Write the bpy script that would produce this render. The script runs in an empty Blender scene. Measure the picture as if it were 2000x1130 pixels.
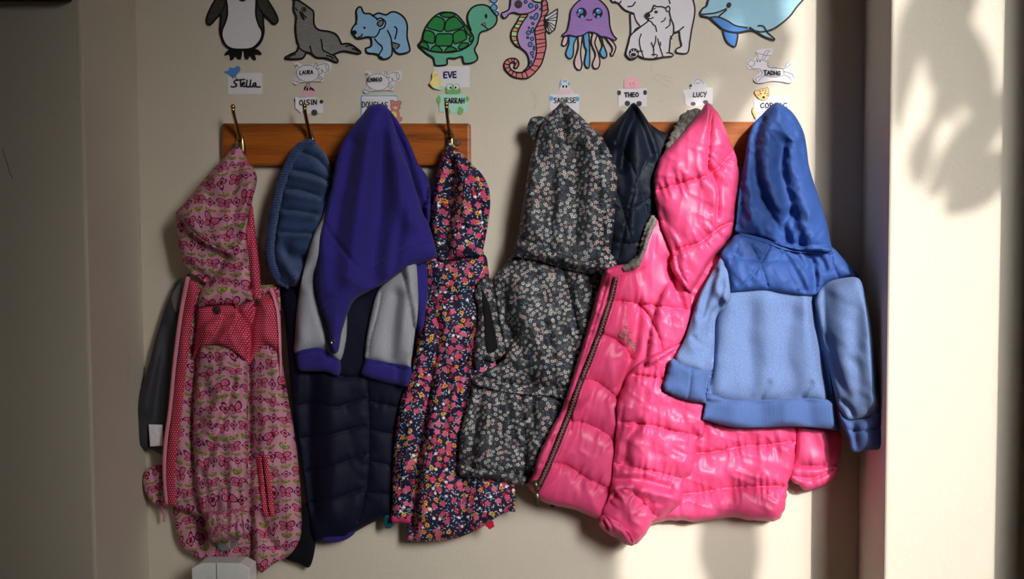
import bpy, math, random
import numpy as np
from mathutils import Vector, Matrix
from mathutils.geometry import delaunay_2d_cdt

random.seed(7)
SC = bpy.context.scene
COL = SC.collection

# ------------------------------------------------------------------ camera
# world: wall plane y = 0, x to the right, z up, metres; camera looks along +y
PITCH = math.radians(3.8)
DIST = 2.6
FPX = DIST / math.cos(PITCH) * 1000.0
CAM = np.array([0.224, -DIST, 0.875 + DIST * math.tan(PITCH)])


def P(u, v, d):
    """point at distance d (mm) in front of the wall seen at photo position u, v"""
    u = np.asarray(u, float); v = np.asarray(v, float); d = np.asarray(d, float)
    a = (u - 1224.0) / FPX
    b = -(v - 565.0) / FPX
    dx = a
    dy = math.cos(PITCH) + b * math.sin(PITCH)
    dz = -math.sin(PITCH) + b * math.cos(PITCH)
    t = (DIST - d / 1000.0) / dy
    return np.stack(np.broadcast_arrays(CAM[0] + dx * t, -d / 1000.0 + 0 * t, CAM[2] + dz * t), -1)


cam = bpy.data.cameras.new('camera')
camo = bpy.data.objects.new('camera', cam)
COL.objects.link(camo)
camo.location = CAM
camo.rotation_euler = (math.pi / 2 - PITCH, 0, 0)
cam.sensor_width = 36
cam.lens = FPX / 2000 * 36
cam.shift_x = -0.112
cam.clip_start = 0.05
SC.camera = camo


def Z(ox, oy, s):
    """reader for points noted on an enlarged crop of the photo"""
    def f(*pts):
        out = []
        for p in pts:
            q = (ox + p[0] / s, oy + p[1] / s)
            out.append(q + tuple(p[2:]))
        return out
    return f


Z1 = Z(240, 270, 2.629); Z2 = Z(240, 680, 2.51); Z3 = Z(500, 260, 2.26); Z4 = Z(560, 660, 2.4565)
Z5 = Z(780, 270, 2.51); Z6 = Z(880, 440, 2.172); Z7 = Z(1020, 500, 1.948); Z8 = Z(1260, 420, 1.8226)
ZH = Z(980, 190, 2.897); ZL = Z(420, 190, 3.644)
ZA = Z(390, 0, 4.52); ZB = Z(800, 0, 4.52); ZC = Z(1180, 0, 4.52)

# ------------------------------------------------------------------ scene graph helpers


def tag(o, label=None, cat=None, group=None, kind=None):
    if label: o['label'] = label
    if cat: o['category'] = cat
    if group: o['group'] = group
    if kind: o['kind'] = kind
    return o


def thing(name, label, cat, at, group=None):
    o = bpy.data.objects.new(name, None)
    COL.objects.link(o)
    o.empty_display_size = 0.03
    o.location = [float(c) for c in P(*at)]
    return tag(o, label, cat, group)


def mesh_obj(name, verts, faces, mats, parent=None, midx=None, uvs=None, smooth=False):
    verts = np.asarray(verts, float)
    if parent is not None:
        loc = np.array(parent.matrix_basis.translation)
        q = parent
        while q.parent is not None:
            q = q.parent
            loc = loc + np.array(q.matrix_basis.translation)
        org = np.zeros(3)
    else:
        loc = verts.mean(0)
        org = loc
    me = bpy.data.meshes.new(name)
    me.from_pydata((verts - loc).tolist(), [], [tuple(int(i) for i in f) for f in faces])
    if not isinstance(mats, (list, tuple)):
        mats = [mats]
    for m in mats:
        me.materials.append(m)
    if midx is not None:
        me.polygons.foreach_set('material_index', np.asarray(midx, dtype=np.int32))
    if uvs is not None:
        uvl = me.uv_layers.new(name='print')
        li = np.empty(len(me.loops), dtype=np.int32)
        me.loops.foreach_get('vertex_index', li)
        uvl.data.foreach_set('uv', np.asarray(uvs, dtype=np.float32)[li].ravel())
    if smooth:
        me.polygons.foreach_set('use_smooth', np.ones(len(me.polygons), dtype=bool))
    me.validate()
    me.update()
    o = bpy.data.objects.new(name, me)
    COL.objects.link(o)
    o.location = org
    if parent is not None:
        o.parent = parent
    return o


# ------------------------------------------------------------------ 2-D curves and noise


def smooth_path(pts, closed=False, step=4.0):
    """Catmull-Rom through pts; a third element 1 marks a sharp corner"""
    pts = [tuple(p) for p in pts]
    n = len(pts)
    out = []
    segs = range(n if closed else n - 1)
    for i in segs:
        p1, p2 = pts[i], pts[(i + 1) % n]
        p0 = pts[(i - 1) % n] if (closed or i > 0) else p1
        p3 = pts[(i + 2) % n] if (closed or i + 2 < n) else p2
        if len(p1) > 2 and p1[2]: p0 = p1
        if len(p2) > 2 and p2[2]: p3 = p2
        a, b, c, d = [np.array(q[:2], float) for q in (p0, p1, p2, p3)]
        L = np.linalg.norm(c - b)
        k = max(1, int(round(L / step)))
        t = np.arange(k)[:, None] / k
        q = 0.5 * ((2 * b) + (-a + c) * t + (2 * a - 5 * b + 4 * c - d) * t ** 2 + (-a + 3 * b - 3 * c + d) * t ** 3)
        out.append(q)
    out = np.concatenate(out)
    if not closed:
        out = np.vstack([out, np.array(pts[-1][:2], float)])
    return out


def poly_dist(q, path, closed=False):
    """distance, arc position and signed distance (left of travel > 0) from points q to a polyline"""
    a = path if closed else path[:-1]
    b = np.roll(path, -1, 0) if closed else path[1:]
    best = np.full(len(q), 1e9); arc = np.zeros(len(q)); sgn = np.zeros(len(q))
    s0 = 0.0
    for p0, p1 in zip(a, b):
        e = p1 - p0
        L = math.hypot(*e)
        if L < 1e-9:
            continue
        w = q - p0
        t = np.clip((w @ e) / (L * L), 0, 1)
        dx = w[:, 0] - t * e[0]; dy = w[:, 1] - t * e[1]
        d = np.sqrt(dx * dx + dy * dy)
        m = d < best
        best[m] = d[m]; arc[m] = s0 + t[m] * L
        sgn[m] = np.sign(-(e[0] * w[m, 1] - e[1] * w[m, 0]))
        s0 += L
    return best, arc, best * sgn


def inside(q, path):
    x, y = q[:, 0], q[:, 1]
    r = np.zeros(len(q), bool)
    x0, y0 = path[:, 0], path[:, 1]
    x1, y1 = np.roll(x0, -1), np.roll(y0, -1)
    for a, b, c, d in zip(x0, y0, x1, y1):
        if b == d:
            continue
        m = (y > b) != (y > d)
        r ^= m & (x < (c - a) * (y - b) / (d - b) + a)
    return r


def _hash(ix, iy, seed):
    h = (ix.astype(np.int64) * 374761393 + iy.astype(np.int64) * 668265263 + seed * 69069) & 0x7fffffff
    h = ((h ^ (h >> 13)) * 1274126177) & 0x7fffffff
    return ((h ^ (h >> 16)) & 0xffff) / 65535.0


def vnoise(x, y, seed=0):
    ix, iy = np.floor(x), np.floor(y)
    fx, fy = x - ix, y - iy
    fx = fx * fx * fx * (fx * (fx * 6 - 15) + 10); fy = fy * fy * fy * (fy * (fy * 6 - 15) + 10)
    a = _hash(ix, iy, seed); b = _hash(ix + 1, iy, seed); c = _hash(ix, iy + 1, seed); d = _hash(ix + 1, iy + 1, seed)
    return (a + (b - a) * fx) * (1 - fy) + (c + (d - c) * fx) * fy


# ------------------------------------------------------------------ cloth pieces


FOLD_GAIN = 1.8
# how far the garments hung so far reach out from the wall, on a 2.5 px grid; later garments lie on top of them
CELL = 2.5
NX, NY = 820, 470
HUNG = {'prev': (np.zeros((NY, NX)), np.zeros((NY, NX))), 'cur': np.zeros((NY, NX)), 'who': None}


def _maxf(z, r):
    o = z.copy()
    for dy in range(-r, r + 1):
        for dx in range(-r, r + 1):
            o = np.maximum(o, np.roll(np.roll(z, dy, 0), dx, 1))
    return o


def _blur(z, r, n=2):
    for _ in range(n):
        for ax in (0, 1):
            acc = np.zeros_like(z)
            for k in range(-r, r + 1):
                acc += np.roll(z, k, ax)
            z = acc / (2 * r + 1)
    return z


def hang_next(parent):
    if HUNG['who'] is not parent:
        raw = np.maximum(HUNG['prev'][0], HUNG['cur'])
        HUNG['prev'] = (raw, None, None)
        tight = _maxf(raw, 2)
        HUNG['prev'] = (raw, tight, _blur(_maxf(raw, 4), 3))
        HUNG['cur'] = np.zeros((NY, NX))
        HUNG['who'] = parent
    return HUNG['prev']


def look(z, q):
    x = np.clip(q[:, 0] / CELL, 0, NX - 2); y = np.clip(q[:, 1] / CELL, 0, NY - 2)
    i, j = x.astype(int), y.astype(int)
    fx, fy = x - i, y - j
    return (z[j, i] * (1 - fx) + z[j, i + 1] * fx) * (1 - fy) + (z[j + 1, i] * (1 - fx) + z[j + 1, i + 1] * fx) * fy


class Piece:
    """a puffed, folded cloth panel: closed mesh with a front, a back and rounded sides"""

    def __init__(self, outline, base=40, T=20, R=30, Tb=10, folds=(), quilt=(), puff=(0, 25), pucker=(0, 7, 18),
                 wr=(), on=None, off=0, grad=None, edge=None, step=4.0, soft=True, power=0.5, over=(), gap=3.0):
        self.over, self.gap, self.prev, self.parent = list(over), gap, None, None
        self.path = smooth_path(outline, True, step) if soft else smooth_path([tuple(p[:2]) + (1,) for p in outline], True, step)
        if edge:
            amp, wl, seed = edge
            pth = self.path
            nx = np.roll(pth, -1, 0) - np.roll(pth, 1, 0)
            nx = np.stack([nx[:, 1], -nx[:, 0]], -1)
            nx /= np.maximum(np.linalg.norm(nx, axis=1, keepdims=True), 1e-6)
            s = np.arange(len(pth)) * step
            k = (vnoise(s / wl, s * 0 + seed, seed) - 0.5) * 2 * amp
            self.path = pth + nx * k[:, None]
        self.base, self.T, self.R, self.Tb, self.power = base, T, R, Tb, power
        self.folds = [(k, a * FOLD_GAIN, w, smooth_path(p, False, 6)) for k, a, w, p in folds]
        self.quilt = [smooth_path(p, False, 6) for p in quilt]
        self.puff, self.pucker, self.wr, self.on, self.off, self.grad = puff, pucker, wr, on, off, grad
        self.step = step

    def base_at(self, q):
        if self.on is not None:
            return self.on.front(q) + self.off
        b = np.full(len(q), float(self.base))
        if self.grad:
            gx, gy, u0, v0 = self.grad
            b = b + gx * (q[:, 0] - u0) + gy * (q[:, 1] - v0)
        for o in self.over:
            if o.parent is not self.parent:
                continue
            m = inside(q, o.path)
            if m.any():
                b[m] = np.maximum(b[m], o.front(q[m], 0.35) + self.gap)
        if self.prev is not None:
            t, s = look(self.prev[1], q), look(self.prev[2], q)
            b = np.where(t > 0, np.maximum(b, np.maximum(t + 1.5, s + 1.0)), b)
        return b

    def prof(self, db):
        t = np.clip(db / self.R, 0, 1)
        s = np.clip(db / min(self.R, 9.0), 0, 1)
        return 0.68 * np.maximum(1 - (1 - t) ** 2, 0) ** self.power + 0.32 * np.sqrt(np.maximum(1 - (1 - s) ** 2, 0))

    def relief(self, q, db):
        h = np.zeros(len(q))
        for k, a, w, p in self.folds:
            d, s, sd = poly_dist(q, p)
            if k == 'r': h += a * np.exp(-(d / w) ** 2)
            elif k == 'v': h -= a * np.exp(-(d / w) ** 2)
            elif k == 'c': h -= a * np.exp(-d / w)
            elif k == 'k': h += a * np.exp(-d / w)
            elif k == 'L':
                x = np.clip((sd + 2) / 4, 0, 1)
                h += a * x * np.exp(-np.maximum(sd, 0) / w) * np.exp(-np.maximum(d - 3 * w, 0) / w)
            elif k == 'E':
                x = np.clip((-sd + 2) / 4, 0, 1)
                h += a * x * np.exp(-np.maximum(-sd, 0) / w) * np.exp(-np.maximum(d - 3 * w, 0) / w)
        if self.quilt:
            dq = np.full(len(q), 1e9); aq = np.zeros(len(q))
            for i, p in enumerate(self.quilt):
                d, s, _ = poly_dist(q, p)
                m = d < dq
                dq[m] = d[m]; aq[m] = s[m] + 313.0 * i
            A, Rq = self.puff
            t = np.clip(dq / Rq, 0, 1)
            h += A * (np.sqrt(np.maximum(1 - (1 - t) ** 2, 0)) - 0.7) - 0.16 * A * np.exp(-(dq / 2.6) ** 2)
            a, wl, rg = self.pucker
            if a:
                nz = vnoise(aq / wl, dq / 60.0, 5) - 0.5
                h += 2 * a * nz * np.exp(-((dq - 3) / rg) ** 2) * np.clip(dq / 3, 0.15, 1)
        for w in self.wr:
            ang, L, W, amp, seed = w[:5]
            c, s = math.cos(math.radians(ang)), math.sin(math.radians(ang))
            x = (q[:, 0] * c + q[:, 1] * s) / L
            y = (-q[:, 0] * s + q[:, 1] * c) / W
            y = y + 1.2 * (vnoise(x * 0.7, y * 0.35, seed + 9) - 0.5)
            n = vnoise(x, y, seed)
            if len(w) > 5:
                n = 1 - np.abs(2 * n - 1) ** 0.8
                n = n ** 2
            h += amp * (n - 0.5) * 2
        return h * np.clip(db / 9.0, 0, 1)

    def front(self, q, k=1.0):
        db, _, _ = poly_dist(q, self.path, True)
        db = np.where(inside(q, self.path), db, 0)
        return self.base_at(q) + self.T * self.prof(db) + k * self.relief(q, db)

    def build(self, name, mat, parent, sp=5.0, uvrot=0.0, uvk=(0.18, 0.12), label=None, uvs=(1.0, 1.0)):
        path = self.path
        self.prev, self.parent = hang_next(parent), parent
        lo, hi = path.min(0), path.max(0)
        xs = np.arange(lo[0], hi[0] + sp, sp); ys = np.arange(lo[1], hi[1] + sp, sp * 0.866)
        gx, gy = np.meshgrid(xs, ys)
        gx = gx + (np.arange(len(ys)) % 2)[:, None] * sp / 2
        q = np.stack([gx.ravel(), gy.ravel()], -1)
        q = q[inside(q, path)]
        d, _, _ = poly_dist(q, path, True)
        q = q[d > min(sp * 0.9, 4.2)]
        # a ring close to the outline keeps the rolled edge round
        t = np.roll(path, -1, 0) - np.roll(path, 1, 0)
        nrm = np.stack([-t[:, 1], t[:, 0]], -1)
        nrm /= np.maximum(np.linalg.norm(nrm, axis=1, keepdims=True), 1e-6)
        ring = []
        for off in (0.5, 1.8):
            for s in (1, -1):
                r = path + nrm * off * s
                r = r[inside(r, path)]
                dr, _, _ = poly_dist(r, path, True)
                ring.append(r[dr > off * 0.8])
        crease = []
        for ln in self.quilt + [f[3] for f in self.folds if f[0] in 'ckLE']:
            if len(ln) < 2:
                continue
            ln = smooth_path([tuple(p) for p in ln], False, 3.0)
            tg = np.gradient(ln, axis=0)
            nn = np.stack([-tg[:, 1], tg[:, 0]], -1)
            nn /= np.maximum(np.linalg.norm(nn, axis=1, keepdims=True), 1e-6)
            for off in (-2.6, 0.0, 2.6):
                c = ln + nn * off
                c = c[inside(c, path)]
                if len(c):
                    dc, _, _ = poly_dist(c, path, True)
                    crease.append(c[dc > 3.0])
        allp = np.vstack([path] + ring + [q] + crease)
        nb = len(path)
        vs, es, fs, ov, oe, of = delaunay_2d_cdt([Vector(p) for p in allp.tolist()], [], [list(range(nb))], 1, 1e-4)
        vv = np.array([(p.x, p.y) for p in vs])
        db, _, _ = poly_dist(vv, path, True)
        isb = db < 0.02
        db[isb] = 0
        base = self.base_at(vv)
        pr = self.prof(db)
        fr = base + self.T * pr + self.relief(vv, db)
        bk = base - self.Tb * pr
        t = look(self.prev[1], vv)
        bk = np.where(t > 0, np.maximum(bk, np.minimum(t + 1.0, base)), bk)
        for o in self.over:
            if o.parent is not parent:
                continue
            m = inside(vv, o.path)
            if m.any():
                bk[m] = np.maximum(bk[m], np.minimum(o.front(vv[m]) + 0.6, base[m]))
        fr = np.maximum(fr, np.maximum(bk + 1.0, 2.5)); bk = np.maximum(bk, 1.5)
        fr[isb] = np.maximum(base[isb], 2.0)
        i0, j0 = np.maximum((lo / CELL).astype(int), 0)
        i1, j1 = min(int(hi[0] / CELL) + 2, NX), min(int(hi[1] / CELL) + 2, NY)
        gi, gj = np.meshgrid(np.arange(i0, i1), np.arange(j0, j1))
        gq = np.stack([gi.ravel(), gj.ravel()], -1) * CELL
        ok = inside(gq, path)
        if ok.any():
            cur = HUNG['cur']
            jj, ii = gj.ravel()[ok], gi.ravel()[ok]
            cur[jj, ii] = np.maximum(cur[jj, ii], self.front(gq[ok]) + 0.5)
        F = P(vv[:, 0], vv[:, 1], fr)
        n = len(vv)
        bidx = np.arange(n)
        inner = np.where(~isb)[0]
        bidx[inner] = n + np.arange(len(inner))
        B = P(vv[inner, 0], vv[inner, 1], bk[inner])
        V = np.vstack([F, B])
        faces = []
        for f in fs:
            faces.append((f[2], f[1], f[0]))
            g = (bidx[f[0]], bidx[f[1]], bidx[f[2]])
            if set(g) != set(f):
                faces.append(g)
        hrel = fr - base
        uv = vv * np.array(uvs) + np.stack([hrel * uvk[0], hrel * uvk[1]], -1)
        c, s = math.cos(uvrot), math.sin(uvrot)
        uv = np.stack([uv[:, 0] * c - uv[:, 1] * s, uv[:, 0] * s + uv[:, 1] * c], -1) / 100.0
        UV = np.vstack([uv, uv[inner] + 0.37])
        self.obj = mesh_obj(name, V, faces, mat, parent, uvs=UV, smooth=True)
        if label:
            self.obj['label'] = label
        return self


def strip(pts, w0, w1=None, step=6):
    """closed outline of a band of width w0..w1 along a centre line"""
    c = smooth_path(pts, False, step)
    t = np.gradient(c, axis=0)
    n = np.stack([-t[:, 1], t[:, 0]], -1)
    n /= np.maximum(np.linalg.norm(n, axis=1, keepdims=True), 1e-6)
    w = np.linspace(w0, w0 if w1 is None else w1, len(c))[:, None] / 2
    return [tuple(p) for p in (c + n * w)] + [tuple(p) for p in (c - n * w)[::-1]]


# ------------------------------------------------------------------ 3-D helpers


def tube(path, radii, seg=12, flat=1.0, caps=True):
    path = [np.asarray(p, float) for p in path]
    n = len(path)
    V, Fc = [], []
    prev = None
    for i, p in enumerate(path):
        t = path[min(i + 1, n - 1)] - path[max(i - 1, 0)]
        t = t / max(np.linalg.norm(t), 1e-9)
        if prev is None:
            a = np.array([1.0, 0, 0]) if abs(t[0]) < 0.9 else np.array([0, 0, 1.0])
            prev = a - t * (a @ t)
        prev = prev - t * (prev @ t)
        prev /= np.linalg.norm(prev)
        b = np.cross(t, prev)
        r = radii[i] if hasattr(radii, '__len__') else radii
        for k in range(seg):
            an = 2 * math.pi * k / seg
            V.append(p + prev * math.cos(an) * r + b * math.sin(an) * r * flat)
    for i in range(n - 1):
        for k in range(seg):
            k2 = (k + 1) % seg
            Fc.append((i * seg + k, i * seg + k2, (i + 1) * seg + k2, (i + 1) * seg + k))
    if caps:
        Fc.append(tuple(range(seg - 1, -1, -1)))
        Fc.append(tuple((n - 1) * seg + k for k in range(seg)))
    return np.array(V), Fc


def lathe_y(center, prof, seg=24):
    """rings about the wall-normal through center; prof = (radius_mm, depth_mm)"""
    V, Fc = [], []
    for r, d in prof:
        for k in range(seg):
            a = 2 * math.pi * k / seg
            V.append((center[0] + r / 1000 * math.cos(a), center[1] - d / 1000, center[2] + r / 1000 * math.sin(a)))
    n = len(prof)
    for i in range(n - 1):
        for k in range(seg):
            k2 = (k + 1) % seg
            Fc.append((i * seg + k, i * seg + k2, (i + 1) * seg + k2, (i + 1) * seg + k))
    Fc.append(tuple((n - 1) * seg + k for k in range(seg)))
    Fc.append(tuple(range(seg - 1, -1, -1)))
    return np.array(V), Fc


def join(*vf):
    V, Fc = [], []
    o = 0
    for v, f in vf:
        V.append(np.asarray(v)); Fc += [tuple(i + o for i in g) for g in f]
        o += len(v)
    return np.vstack(V), Fc


def box(x0, x1, y0, y1, z0, z1):
    V = [(x, y, z) for x in (x0, x1) for y in (y0, y1) for z in (z0, z1)]
    Fc = [(0, 1, 3, 2), (4, 6, 7, 5), (0, 4, 5, 1), (2, 3, 7, 6), (0, 2, 6, 4), (1, 5, 7, 3)]
    return np.array(V, float), Fc


def bevel(o, w, seg=2):
    m = o.modifiers.new('bevel', 'BEVEL')
    m.width = w; m.segments = seg; m.limit_method = 'ANGLE'
    return o


class Flat:
    """paper cut-outs: a slab of card, flat coloured areas and pen lines on it"""

    def __init__(self, depth=2.0, curl=None):
        self.V, self.F, self.M, self.mats = [], [], [], []
        self.depth, self.curl = depth, curl

    def _m(self, mat):
        if mat not in self.mats:
            self.mats.append(mat)
        return self.mats.index(mat)

    def _add(self, uvd, faces, mat):
        o = sum(len(a) for a in self.V)
        uvd = np.asarray(uvd, float)
        d = uvd[:, 2].copy()
        if self.curl:
            d = d + self.curl(uvd[:, 0], uvd[:, 1])
        self.V.append(P(uvd[:, 0], uvd[:, 1], d))
        k = self._m(mat)
        for f in faces:
            self.F.append(tuple(i + o for i in f)); self.M.append(k)

    def fill(self, pts, mat, up=0.5, soft=True, thick=0, step=3):
        p = smooth_path(pts, True, step) if soft else np.array([q[:2] for q in pts], float)
        allp = p
        if self.curl:
            gx, gy = np.meshgrid(np.arange(p[:, 0].min(), p[:, 0].max(), 3.0), np.arange(p[:, 1].min(), p[:, 1].max(), 3.0))
            g = np.stack([gx.ravel(), gy.ravel()], -1)
            g = g[inside(g, p)]
            if len(g):
                dg, _, _ = poly_dist(g, p, True)
                allp = np.vstack([p, g[dg > 1.0]])
        vs, _, fs, _, _, _ = delaunay_2d_cdt([Vector(x) for x in allp.tolist()], [], [list(range(len(p)))], 1, 1e-4)
        q = np.array([(a.x, a.y) for a in vs])
        d = self.depth + up
        uvd = np.column_stack([q, np.full(len(q), d)])
        self._add(uvd, [f[::-1] for f in fs], mat)
        if thick:
            n = len(p)
            uvd = np.vstack([np.column_stack([p, np.full(n, d)]), np.column_stack([p, np.full(n, d - thick)])])
            self._add(uvd, [(i, (i + 1) % n, n + (i + 1) % n, n + i) for i in range(n)], mat)
        return p

    def card(self, pts, mat, soft=True, thick=0.8):
        return self.fill(pts, mat, 0.0, soft, thick)

    def card0(self, pts, mat, soft=True):
        """card pressed onto the wall"""
        return self.fill(pts, mat, 0.0, soft, self.depth + 0.1)

    def line(self, pts, w, mat, up=1.0, closed=False, soft=True):
        c = smooth_path(pts, closed, 2.0) if soft else smooth_path([tuple(q[:2]) + (1,) for q in pts], closed, 2.0)
        n = len(c)
        if closed:
            t = np.roll(c, -1, 0) - np.roll(c, 1, 0)
        else:
            t = np.gradient(c, axis=0) if n > 1 else np.array([[1.0, 0]])
        t = t / np.maximum(np.linalg.norm(t, axis=1, keepdims=True), 1e-6)
        nn = np.stack([-t[:, 1], t[:, 0]], -1) * (w / 2)
        if not closed:
            c = c.copy(); c[0] -= t[0] * w * 0.3; c[-1] += t[-1] * w * 0.3
        d = self.depth + up + random.random() * 0.08
        uvd = np.vstack([np.column_stack([c + nn, np.full(n, d)]), np.column_stack([c - nn, np.full(n, d)])])
        k = n if closed else n - 1
        self._add(uvd, [(i, (i + 1) % n, n + (i + 1) % n, n + i) for i in range(k)], mat)

    def disc(self, x, y, rx, ry, mat, up=0.8, rot=0.0):
        k = 16
        a = np.arange(k) * 2 * math.pi / k
        px, py = rx * np.cos(a), ry * np.sin(a)
        c, s = math.cos(rot), math.sin(rot)
        uvd = np.column_stack([x + px * c - py * s, y + px * s + py * c, np.full(k, self.depth + up)])
        self._add(uvd, [tuple(range(k - 1, -1, -1))], mat)

    def ring(self, x, y, rx, ry, w, mat, up=1.0, rot=0.0):
        a = np.arange(14) * 2 * math.pi / 14
        c, s = math.cos(rot), math.sin(rot)
        self.line([(x + rx * math.cos(t) * c - ry * math.sin(t) * s, y + rx * math.cos(t) * s + ry * math.sin(t) * c) for t in a], w, mat, up, True)

    def build(self, name, parent=None):
        V = np.vstack(self.V)
        uv = None
        return mesh_obj(name, V, self.F, self.mats, parent, self.M)


FONT = {
    'A': [[(0, 1), (.5, 0), (1, 1)], [(.2, .62), (.82, .62)]],
    'C': [[(.95, .15), (.6, .02), (.15, .25), (.05, .6), (.3, .97), (.95, .85)]],
    'D': [[(.1, 0), (.1, 1)], [(.0, .02), (.6, .08), (.98, .5), (.6, .93), (.05, 1)]],
    'E': [[(.9, .02), (.1, .05), (.1, .97), (.95, .93)], [(.1, .5), (.8, .47)]],
    'F': [[(.1, 0), (.1, 1)], [(-.1, .08), (.95, .0)], [(-.05, .5), (.75, .42)]],
    'G': [[(.95, .15), (.5, .0), (.05, .5), (.4, 1), (.95, .85), (.95, .55), (.55, .55)]],
    'H': [[(.08, 0), (.08, 1)], [(.92, 0), (.92, 1)], [(0, .52), (1, .48)]],
    'I': [[(.5, 0), (.5, 1)]],
    'i': [[(.5, .3), (.5, 1)], [(.5, -.02), (.52, .03)]],
    'L': [[(.25, 0), (.1, .95), (.95, .92)]],
    'N': [[(.05, 1), (.1, 0), (.85, 1), (.95, 0)]],
    'M': [[(.0, 1), (.15, 0), (.5, .7), (.85, 0), (1, 1)]],
    'O': [[(.5, .02), (.1, .3), (.1, .75), (.5, .98), (.9, .7), (.88, .25), (.5, .02)]],
    'R': [[(.1, 0), (.1, 1)], [(.0, .05), (.65, .02), (.85, .25), (.6, .48), (.12, .52), (.95, 1)]],
    'S': [[(.9, .08), (.45, .0), (.1, .25), (.5, .48), (.9, .72), (.5, 1), (.05, .92)]],
    'T': [[(.5, 0), (.5, 1)], [(-.1, .05), (1.1, .0)]],
    'U': [[(.05, 0), (.1, .75), (.5, 1), (.88, .72), (.95, 0)]],
    'V': [[(.0, 0), (.5, 1), (1, 0)]],
    'Y': [[(.0, 0), (.5, .5)], [(1, -.05), (.25, 1.15)]],
}


def write(fl, txt, x0, y0, x1, y1, w, mat, dy=0.0, gap=0.25, up=0.6):
    n = len(txt)
    widths = [0.35 if c in 'Ii' else 1.0 for c in txt]
    tot = sum(widths) + gap * (n - 1)
    k = (x1 - x0) / tot
    x = x0
    for c, cw in zip(txt, widths):
        for st in FONT[c]:
            sharp = c in 'AENMLVTHFYD' 
            pts = [(x + p[0] * cw * k, y0 + p[1] * (y1 - y0) + dy * (x + p[0] * cw * k - x0) / (x1 - x0)) for p in st]
            fl.line(pts, w, mat, up, soft=not (sharp and c != 'D'))
        x += (cw + gap) * k
# ------------------------------------------------------------------ node expressions


def lin(c):
    return tuple((x / 255 / 12.92 if x / 255 <= 0.04045 else ((x / 255 + 0.055) / 1.055) ** 2.4) for x in c) + (1.0,)


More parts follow.
